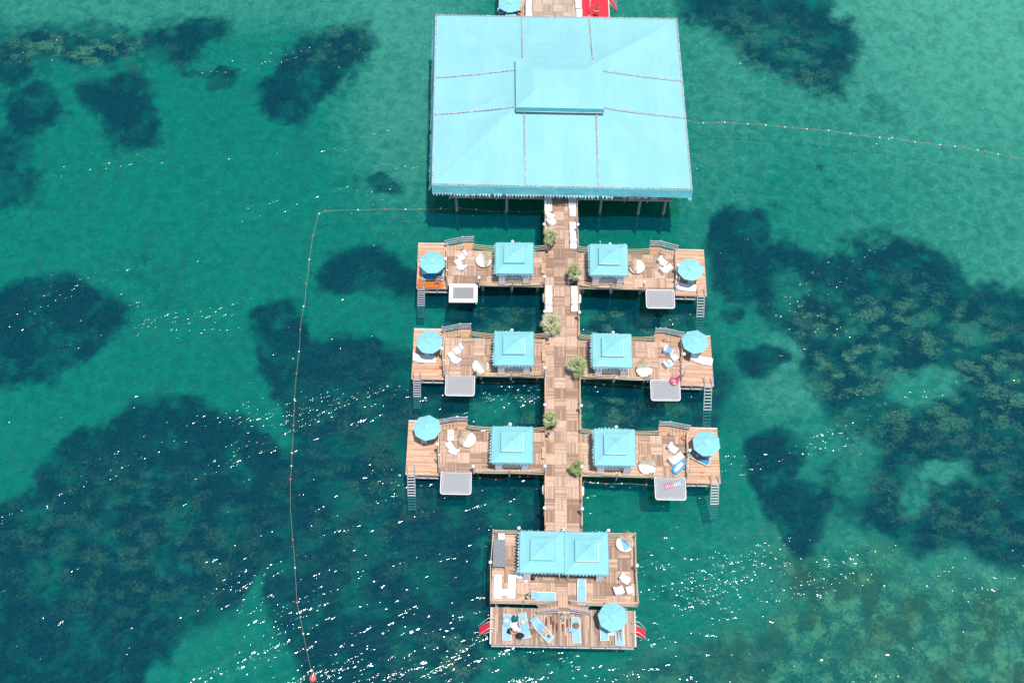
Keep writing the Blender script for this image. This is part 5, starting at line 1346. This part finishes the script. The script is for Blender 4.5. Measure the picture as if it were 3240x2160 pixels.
MB().tube([(0, 0, 0), (0, 0, 2.3)], .028, 8).build('pole', M['dark_metal'], o)
m = MB(); q = random.Random(9)
m.grid(lambda u, v: Vector(((.05 + .17 * math.sin(math.pi * min(1, v * .9)) ** .8) * (1 + .28 * math.sin(u * 8 * 2 * math.pi)) * math.cos(2 * math.pi * u), (.05 + .17 * math.sin(math.pi * min(1, v * .9)) ** .8) * (1 + .28 * math.sin(u * 8 * 2 * math.pi)) * math.sin(2 * math.pi * u), 2.32 - 1.5 * v)), 64, 10)
m.build('folded_canopy', M['turq_dark'], o); MB().ball((0, 0, 2.38), .075, 10).build('finial', M['white'], o)
MB().lathe([(.28, 0), (.28, .05), (.06, .1), (.04, .3)], 16).build('foot', M['grey_wood'], o)
put('shower', make_shower, 'slim shower post before the double stairs', on('J', 1055, 1225, ZB), R(180))
def towel(label, p, rz, w, l, mat='towel', z=.0, seed=1, tilt=0):
    o = thing('towel', label, 'towel', p, rz, 'towels laid on the furniture'); q = random.Random(seed); a, b = q.uniform(0, 6), q.uniform(0, 6)
    ob = MB().grid(lambda u, v: Vector(((u - .5) * w + .03 * math.sin(v * 9 + a), (v - .5) * l + .02 * math.sin(u * 7 + b), .025 + .014 * math.sin(u * 9 + a) * math.sin(v * 8 + b))), 10, 14).build('cloth', M[mat], o)
    if tilt: o.rotation_euler = (R(tilt), 0, rz)
    k = ob.modifiers.new('thick', 'SOLIDIFY'); k.thickness = .012
    return o
towel('light blue towel spread under the sunbathing person', on('J', 760, 1250, ZB, .40) + Vector((-.1, .1, .40)), R(43), .72, 1.15, seed=2)
towel('light blue towel on the lounger at the left end of the swimming deck', on('J', 388, 1190, ZB, .45) + Vector((0, -.2, .56)), 0, .62, .72, seed=3, tilt=34)
towel('light blue towel on the lounger right of the closed parasol', on('J', 600, 1275, ZB, .40) + Vector((0, 0, .39)), R(11), .60, .75, seed=4)
towel('white towel on the side table beside the closed parasol', on('J', 478, 1270, ZB, .45) + Vector((0, 0, .47)), R(15), .62, .60, 'cushion', seed=5)
towel('violet cloth beside the closed parasol table', on('J', 520, 1258, ZB, .45) + Vector((0, 0, .50)), R(20), .12, .34, 'violet', seed=6)
towel('light blue towel hanging off the lounger before the stairs', on('J', 1155, 1325, ZB, .35) + Vector((-.02, 0, .39)), R(70), .28, .55, seed=7)
towel('light blue towel covering the armchair farther from the net, middle right platform', on('G', 1575, 520, ZD, .6) + Vector((0, .05, .74)), R(62), .60, .80, seed=8, tilt=-24)
towel('light blue towel on the armchair nearer the net, middle right platform', on('G', 1572, 712, ZD, .5) + Vector((-.05, 0, .42)), R(35), .50, .50, seed=9)
def bag(name, label, p, s, mat):
    o = thing(name, label, 'bag', p)
    MB().ball((0, 0, .13 * s), .2 * s, 12, sx=1.15, sy=.85, sz=.75).build('body', M[mat], o)
    for sy in (-1, 1): MB().tube([(-.13 * s, sy * .06, .22 * s), (-.05 * s, sy * .09, .36 * s), (.05 * s, sy * .09, .36 * s), (.13 * s, sy * .06, .22 * s)], .014, 5).build('handle', M[mat], o)
    MB().box((0, -.16 * s, .12 * s), (.2 * s, .04, .12 * s)).build('pocket', M['grey_top'], o)
    return o
bag('beach_bag', 'dark beach bag on the lounger before the stairs', on('J', 1203, 1262, ZB, .5) + Vector((0, 0, .39)), 1.3, 'wicker')
bag('beach_bag', 'brown wicker bag standing on the planks beside the aslant lounger', on('J', 680, 1330, ZB, .2), 1.2, 'wicker')
bag('backpack', 'black and grey backpack on the planks at the foot of the second lounger', on('J', 545, 1385, ZB, .2), 1.7, 'black')
bag('beach_bag', 'pale straw bag beside the closed parasol lounger', on('J', 535, 1315, ZB, .2), 1.2, 'rattan')
o = thing('sun_hat', 'pale straw sun hat on the towel of the second lounger', 'hat', on('J', 572, 1210, ZB, .6) + Vector((0, 0, .62)))
MB().lathe([(.22, 0), (.22, .012), (.10, .02), (.10, .09), (.07, .12), (0, .125)], 20).build('crown_and_brim', M['rattan'], o); MB().lathe([(.104, .02), (.104, .045), (.10, .045)], 20).build('ribbon', M['towel'], o)
o = thing('paper_bag', 'white crumpled bag lying on the first lounger towel', 'bag', on('J', 385, 1205, ZB, .6) + Vector((0, 0, .60)))
MB().ball((0, 0, .07), .17, 10, sx=1.2, sz=.45).build('body', M['cushion'], o); MB().tube([(-.1, 0, .1), (0, .05, .2), (.1, 0, .1)], .01, 5).build('handle', M['white'], o)
J = pose_sit(.40, .22)
person('person in black sitting on the leftmost lounger leaning to the table', J, M['skin_fair'], M['hair_dark'], on('J', 392, 1312, ZB, .6) + Vector((.05, -.05, 0)), R(-105),
       [('shirt', M['black'], [[('pelvis', (.145, .12)), ('spine', (.135, .11)), ('chest', (.155, .115))], [('chest', (.155, .115)), ('shL', .075), (('shL', 'elL', .6), .06)], [('chest', (.155, .115)), ('shR', .075), (('shR', 'elR', .6), .06)]]),
        ('shorts', M['black'], [[('pelvis', (.145, .12)), ('hpL', .11), (('hpL', 'knL', .6), .09)], [('pelvis', (.145, .12)), ('hpR', .11), (('hpR', 'knR', .6), .09)]])])
person('person sunbathing face down on the aslant lounger', pose_lie(.40, 2, 0, True), M['skin_fair'], M['hair_brown'], on('J', 800, 1300, ZB, .45) + Vector((-.08, .08, 0)), R(43 + 180),
       [('swimsuit', M['towel'], [[('pelvis', (.15, .12)), ('hpL', .11), ('knL', .075), ('anL', .06)], [('pelvis', (.15, .12)), ('hpR', .11), ('knR', .075), ('anR', .06)]])], face=Vector((.5, 0, -1)), long_hair=.05)
person('person lying on the right end lounger with bent knees', pose_lie(.40, 36, .22), M['skin_fair'], M['hair_dark'], on('J', 1717, 1345, ZB, .42) + Vector((0, 0, 0)), R(1),
       [('shorts', M['black'], [[('pelvis', (.14, .115)), ('hpL', .105), (('hpL', 'knL', .4), .088)], [('pelvis', (.14, .115)), ('hpR', .105), (('hpR', 'knR', .4), .088)]])])
person('person in a pale bikini sitting on the blue lounger of the left platform', pose_sit(.38, .06), M['skin_tan'], M['hair_dark'], on('D', 500, 745, ZS, .5), R(172),
       [('bikini_top', M['mint'], [[(('chest', 'shL', .5), (.09, .10)), (('chest', 'spine', .25), (.135, .105)), (('chest', 'shR', .5), (.09, .10))]]), ('bikini_bottom', M['mint'], [[('pelvis', (.135, .115)), ('hpL', .10)], [('pelvis', (.135, .115)), ('hpR', .10)]])], long_hair=.14)
lounger('blue', 'blue', 'blue lounger aslant under the parasol on the right platform farthest from the pavilion', on('I', 1945, 705, ZS, .36), R(62), 'blue sling sun loungers')
person('person lying on the aslant blue lounger in the parasol shade', pose_lie(.39, 30), M['skin_tan'], M['hair_dark'], on('I', 1945, 698, ZS, .40), R(62),
       [('bikini_top', M['turq_dark'], [[(('chest', 'shL', .5), (.09, .10)), (('chest', 'spine', .25), (.135, .105)), (('chest', 'shR', .5), (.09, .10))]]), ('bikini_bottom', M['mint'], [[('pelvis', (.135, .115)), ('hpL', .10)], [('pelvis', (.135, .115)), ('hpR', .10)]])], long_hair=.12)
# white chaises and tables in the shade of the other parasols
for f, x, y, w, a in [('F', 345, 630, 'middle left platform', 0), ('E', 1825, 880, 'right platform nearest the pavilion', -4), ('G', 2070, 645, 'middle right platform', -12)]:
    put('chaise', make_chaise, f'white wave chaise under the parasol of the {w}', on(f, x, y, ZS, .3) + Matrix.Rotation(R(a), 3, 'Z') @ Vector((-1.0 + (.0 if f != 'F' else .0), 0, 0)), R(a))
for f, x, y, w in [('D', 300, 655, 'left platform nearest the pavilion'), ('F', 385, 560, 'middle left platform'), ('H', 370, 460, 'left platform farthest from the pavilion'), ('E', 1910, 790, 'right platform nearest the pavilion'), ('G', 2000, 550, 'middle right platform')]:
    put('table', make_table, f'white side table under the parasol of the {w}', on(f, x, y, ZS, .45))
# playthings
def ring(mb, R_, r, z, n=36, sx=1, sy=1, c=(0, 0)): mb.tube([(c[0] + R_ * sx * math.cos(2 * math.pi * k / n), c[1] + R_ * sy * math.sin(2 * math.pi * k / n), z) for k in range(n)], r, 10, closed=True)
p = g('G', 1665, 962, ZD + .1)
o = thing('flamingo_ring', 'pink inflatable bird swim ring lying on the net edge', 'swim ring', (p.x, p.y, ZD + .02))
m = MB(); ring(m, .30, .125, .12); m.build('ring', M['pink'], o)
m = MB(); m.tube([(.26, .16, .20), (.34, .26, .42), (.42, .30, .62), (.50, .34, .66), (.56, .37, .58)], [.085, .07, .06, .07, .05], 8); m.ball((.50, .34, .66), .085, 10); nk = m.build('neck_and_head', M['pink'], o)
MB().tube([(.55, .37, .62), (.63, .42, .56), (.65, .43, .50)], [.04, .03, .008], 6).build('beak', M['black'], nk)
m = MB(); m.tube([(-.20, -.36, .2), (-.02, -.44, .26), (.16, -.38, .2)], [.03, .06, .02], 6); m.build('wing', M['clear'], o)
p = on('I', 1660, 848, ZD)
o = thing('pool_float', 'oval blue inflatable pool float lying on the parquet', 'pool float', p, R(50), None)
m = MB(); pa = []
for k in range(40):
    a = 2 * math.pi * k / 40; pa.append((.52 * math.copysign(1, math.cos(a)) * (abs(math.cos(a)) > .0) * .0 + .42 * math.copysign(1, math.cos(a)) * min(1, abs(math.cos(a)) * 1.6) + .26 * math.cos(a), .28 * math.sin(a), .11))
m.tube(pa, .10, 10, closed=True); m.build('tube', M['float_blue'], o)
MB().box((0, 0, .07), (1.05, .46, .05)).build('floor', M['clear'], o); MB().tube([(-.62, -.2, .16), (-.66, 0, .20), (-.62, .2, .16)], .11, 8).build('pillow', M['float_blue'], o)
p = g('I', 1572, 1100, ZD - .02); o = thing('air_mattress', 'pink and pale blue ribbed air mattress lying on the net', 'air mattress', (p.x, p.y, ZD - .03), R(14))
for k in range(9):
    MB().tube([(-.62 + k * .155, -.24, .06), (-.62 + k * .155, .24, .06)], .075, 8).build('rib', M['pale_pink' if k < 5 else 'clear' if k == 5 else 'pale_aqua'], o)
o = thing('clay_pot', 'round terracotta pot at the stairs of the right platform farthest from the pavilion', 'pot', on('I', 1733, 432, ZD, .15)); MB().lathe([(.10, 0), (.17, .15), (.18, .28), (.15, .28), (.14, .2), (0, .2)], 18).build('body', M['orange'], o); MB().lathe([(.19, .26), (.19, .29), (.17, .30)], 18).build('rim', M['orange'], o)
for x, y, w in ((1993, 928, 'farther'), (1996, 975, 'nearer')): put('slip_o', make_slipper('orange'), f'orange slipper on the right far sun deck, {w} one from the camera', on('I', x, y, ZS), R(80), 1.3)
o = thing('kickboard', 'red foam kickboard on the middle left sun deck', 'kickboard', on('F', 572, 772, ZS), R(12)); MB().extr([(-.1, 0), (.1, 0), (.1, .04), (-.1, .04)], .38).build('board', M['orange'], o, bevel=.015); MB().box((0, .1, .045), (.06, .06, .01)).build('grip', M['red'], o)
o = thing('yellow_cloth', 'yellow cloth at the daybed of the right platform nearest the pavilion', 'towel', on('E', 1000, 610, ZD), R(30)); MB().grid(lambda u, v: Vector(((u - .5) * .25, (v - .5) * .45, .05 + .04 * math.sin(u * 8) * math.cos(v * 7))), 8, 8).build('cloth', M['yellow'], o)
# red boarding ladders
def board_ladder(label, x0, y0, sx):
    p = g('J', x0, y0, ZB); o = thing('boarding_ladder', label, 'ladder', p, 0, 'red boarding ladders of the swimming deck')
    for s in (-1, 1):
        y = s * .42
        MB().tube([(-sx * .28, y, .0), (-sx * .30, y, .55), (-sx * .05, y, .85), (sx * .18, y, .80), (sx * .40, y, .30), (sx * .85, y - .03 * s, -.95), (sx * 1.20, y - .05 * s, -2.1)], .028, 7).build('rail', M['white_metal'], o)
        MB().tube([(sx * .02, y, -.10), (sx * .45, y, -.72), (sx * .95, y - .03 * s, -1.6)], .025, 6).build('brace', M['white_metal'], o)
    for k in range(9):
        x = .06 + k * .105; z = -.02 - .175 * k
        MB().box((sx * x, 0, z - .08), (.15, .66, .05), 0, 0, sx * R(38)).build('tread', M['red_pad'], o, bevel=.015)
    return o
board_ladder('red padded boarding ladder on the left side of the swimming deck', 200, 1265, -1)
board_ladder('red padded boarding ladder on the right side of the swimming deck', 1905, 1310, 1)
p = pt(1962, 8, ZS); o = board_ladder('red boarding ladder at the right edge of the red carpet deck', 1905, 1310, 1); o.location = (pt(1926, -6, ZS).x, pt(1926, -6, ZS).y, ZS); o['group'] = 'red boarding ladder of the red deck'

# ------------------------------------------------------------------ buoy lines
def buoy_line(label, pts, floats, sag=.0, big=None):
    """pts: survey points of the rope on the water; floats: (point, material)"""
    P_ = [Vector((p.x, p.y, .03)) for p in pts]; o = thing('buoy_line', label, 'buoy line', P_[0], 0, 'swimming area buoy lines')
    path = []
    for k in range(len(P_) - 1):
        n = max(2, int((P_[k + 1] - P_[k]).length / .6))
        for j in range(n):
            t_ = j / n; q_ = P_[k].lerp(P_[k + 1], t_); w_ = Vector((mnoise.noise(q_ * .35), mnoise.noise(q_ * .35 + Vector((9, 9, 9))), 0)) * .12
            path.append(q_ + w_)
    path.append(P_[-1]); m = WB(); m.tube(path, .013, 5); m.build('rope', M['rope_dull'], o)
    for f_, c_ in floats:
        f_ = Vector((f_.x, f_.y, .05)); d = min(path, key=lambda a: (a - f_).length); WB().ball((d.x, d.y, .06), .085, 10).build('float', M[c_], o)
    if big:
        WB().ball((big.x, big.y, .12), .30, 16).build('marker_buoy', M['orange' if 0 else 'float_red'], o); WB().tube([(big.x, big.y, .38), (big.x + .05, big.y + .35, .3), (big.x + .02, big.y + .5, .1)], .05, 6).build('eyelet', M['white'], o)
    return o
Rp = [('U', 165, 793), ('U', 255, 803), ('U', 395, 801), ('U', 545, 812), ('U', 745, 826), ('U', 933, 846), ('U', 1073, 857), ('U', 1220, 876), ('U', 1410, 898), ('U', 1490, 903), ('U', 1640, 930), ('U', 1800, 947), ('U', 1955, 963), ('U', 2180, 1008), ('U', 2352, 1038), ('U', 2600, 1090)]
Rf = [(165, 'r'), (255, 'w'), (331, 'r'), (391, 'w'), (468, 'r'), (543, 'w'), (610, 'r'), (668, 'w'), (741, 'r'), (795, 'w'), (845, 'r'), (933, 'w'), (1003, 'r'), (1073, 'w'), (1133, 'r'), (1220, 'w'), (1308, 'r'), (1404, 'w'), (1443, 'w'), (1455, 'r'), (1489, 'w'), (1566, 'r'), (1640, 'w'), (1717, 'r'), (1802, 'w'), (1880, 'w'), (1955, 'r'), (2042, 'w'), (2095, 'r'), (2180, 'w'), (2282, 'r')]
def fy(x, P_):
    for (f, x0, y0), (f2, x1, y1) in zip(P_[:-1], P_[1:]):
        if x0 <= x <= x1: return y0 + (y1 - y0) * (x - x0) / (x1 - x0)
    return P_[-1][2]
C_ = {'r': 'float_red', 'w': 'float_white'}
buoy_line('red and white buoy line running right from the pavilion', [g(f, x, y, 0) for f, x, y in Rp], [(g('U', x, fy(x, Rp), 0), C_[c]) for x, c in Rf])
Lp = [('Q', 2235, 490), ('Q', 1880, 508), ('Q', 1480, 490), ('Q', 1180, 490), ('Q', 900, 458), ('Q', 580, 428), ('T', 2350, 266), ('T', 2050, 270), ('T', 1750, 273), ('T', 1300, 281), ('T', 800, 292), ('T', 655, 292), ('T', 575, 318), ('T', 550, 345),
      ('T', 485, 632), ('T', 428, 970), ('T', 390, 1293), ('T', 368, 1560), ('V', 1195, 87), ('V', 1184, 176), ('V', 1177, 265), ('V', 1168, 352), ('V', 1160, 452), ('V', 1156, 556), ('V', 1149, 665), ('V', 1147, 767), ('V', 1145, 875), ('V', 1151, 1005), ('V', 1161, 1117), ('V', 1171, 1248), ('V', 1195, 1375), ('V', 1225, 1505), ('V', 1233, 1548)]
Lf = [('Q', 2155, 495, 'w'), ('Q', 1812, 498, 'r'), ('Q', 1478, 482, 'w'), ('Q', 1183, 490, 'r'), ('Q', 890, 455, 'w'), ('Q', 580, 428, 'r'), ('T', 2208, 264, 'w'), ('T', 1965, 264, 'r'), ('T', 1750, 266, 'w'), ('T', 1498, 284, 'r'), ('T', 1086, 278, 'w'), ('T', 654, 287, 'r'), ('T', 552, 340, 'w'),
      ('T', 485, 632, 'r'), ('T', 428, 960, 'w'), ('T', 384, 1293, 'r'), ('V', 1195, 87, 'w'), ('V', 1183, 176, 'r'), ('V', 1179, 265, 'w'), ('V', 1168, 352, 'r'), ('V', 1160, 452, 'w'), ('V', 1157, 556, 'r'), ('V', 1148, 665, 'w'), ('V', 1140, 717, 'w'), ('V', 1150, 767, 'r'), ('V', 1150, 1005, 'r'), ('V', 1162, 1117, 'w'), ('V', 1170, 1248, 'r'), ('V', 1195, 1375, 'w')]
buoy_line('long buoy line enclosing the left swimming area, ending at a round red buoy', [g(f, x, y, 0) for f, x, y in Lp], [(g(f, x, y, 0), C_[c]) for f, x, y, c in Lf], big=g('V', 1233, 1550, 0))
for f, a, b, fl_, w in [('F', (1105, 990), (2135, 985), [(1250, 'w'), (1480, 'r'), (1715, 'w'), (1965, 'r')], 'seaward of the middle left platform'), ('H', (1060, 1002), (2095, 1000), [(1080, 'w'), (1160, 'w'), (1410, 'r'), (1695, 'w'), (1910, 'r'), (2045, 'w')], 'seaward of the last left platform'),
                        ('G', (262, 975), (1305, 1068), [(605, 'w'), (1065, 'r')], 'seaward of the middle right platform'), ('I', (272, 1045), (1320, 1115), [(373, 'w'), (637, 'r'), (898, 'w'), (1178, 'r')], 'seaward of the last right platform')]:
    A_, B_ = g(f, *a, 0), g(f, *b, 0)
    buoy_line(f'short buoy line floating {w}', [A_, A_.lerp(B_, .33) + Vector((0, -.12, 0)), A_.lerp(B_, .66) + Vector((0, .1, 0)), B_], [(g(f, x, a[1] + (b[1] - a[1]) * (x - a[0]) / (b[0] - a[0]), 0), C_[c]) for x, c in fl_])
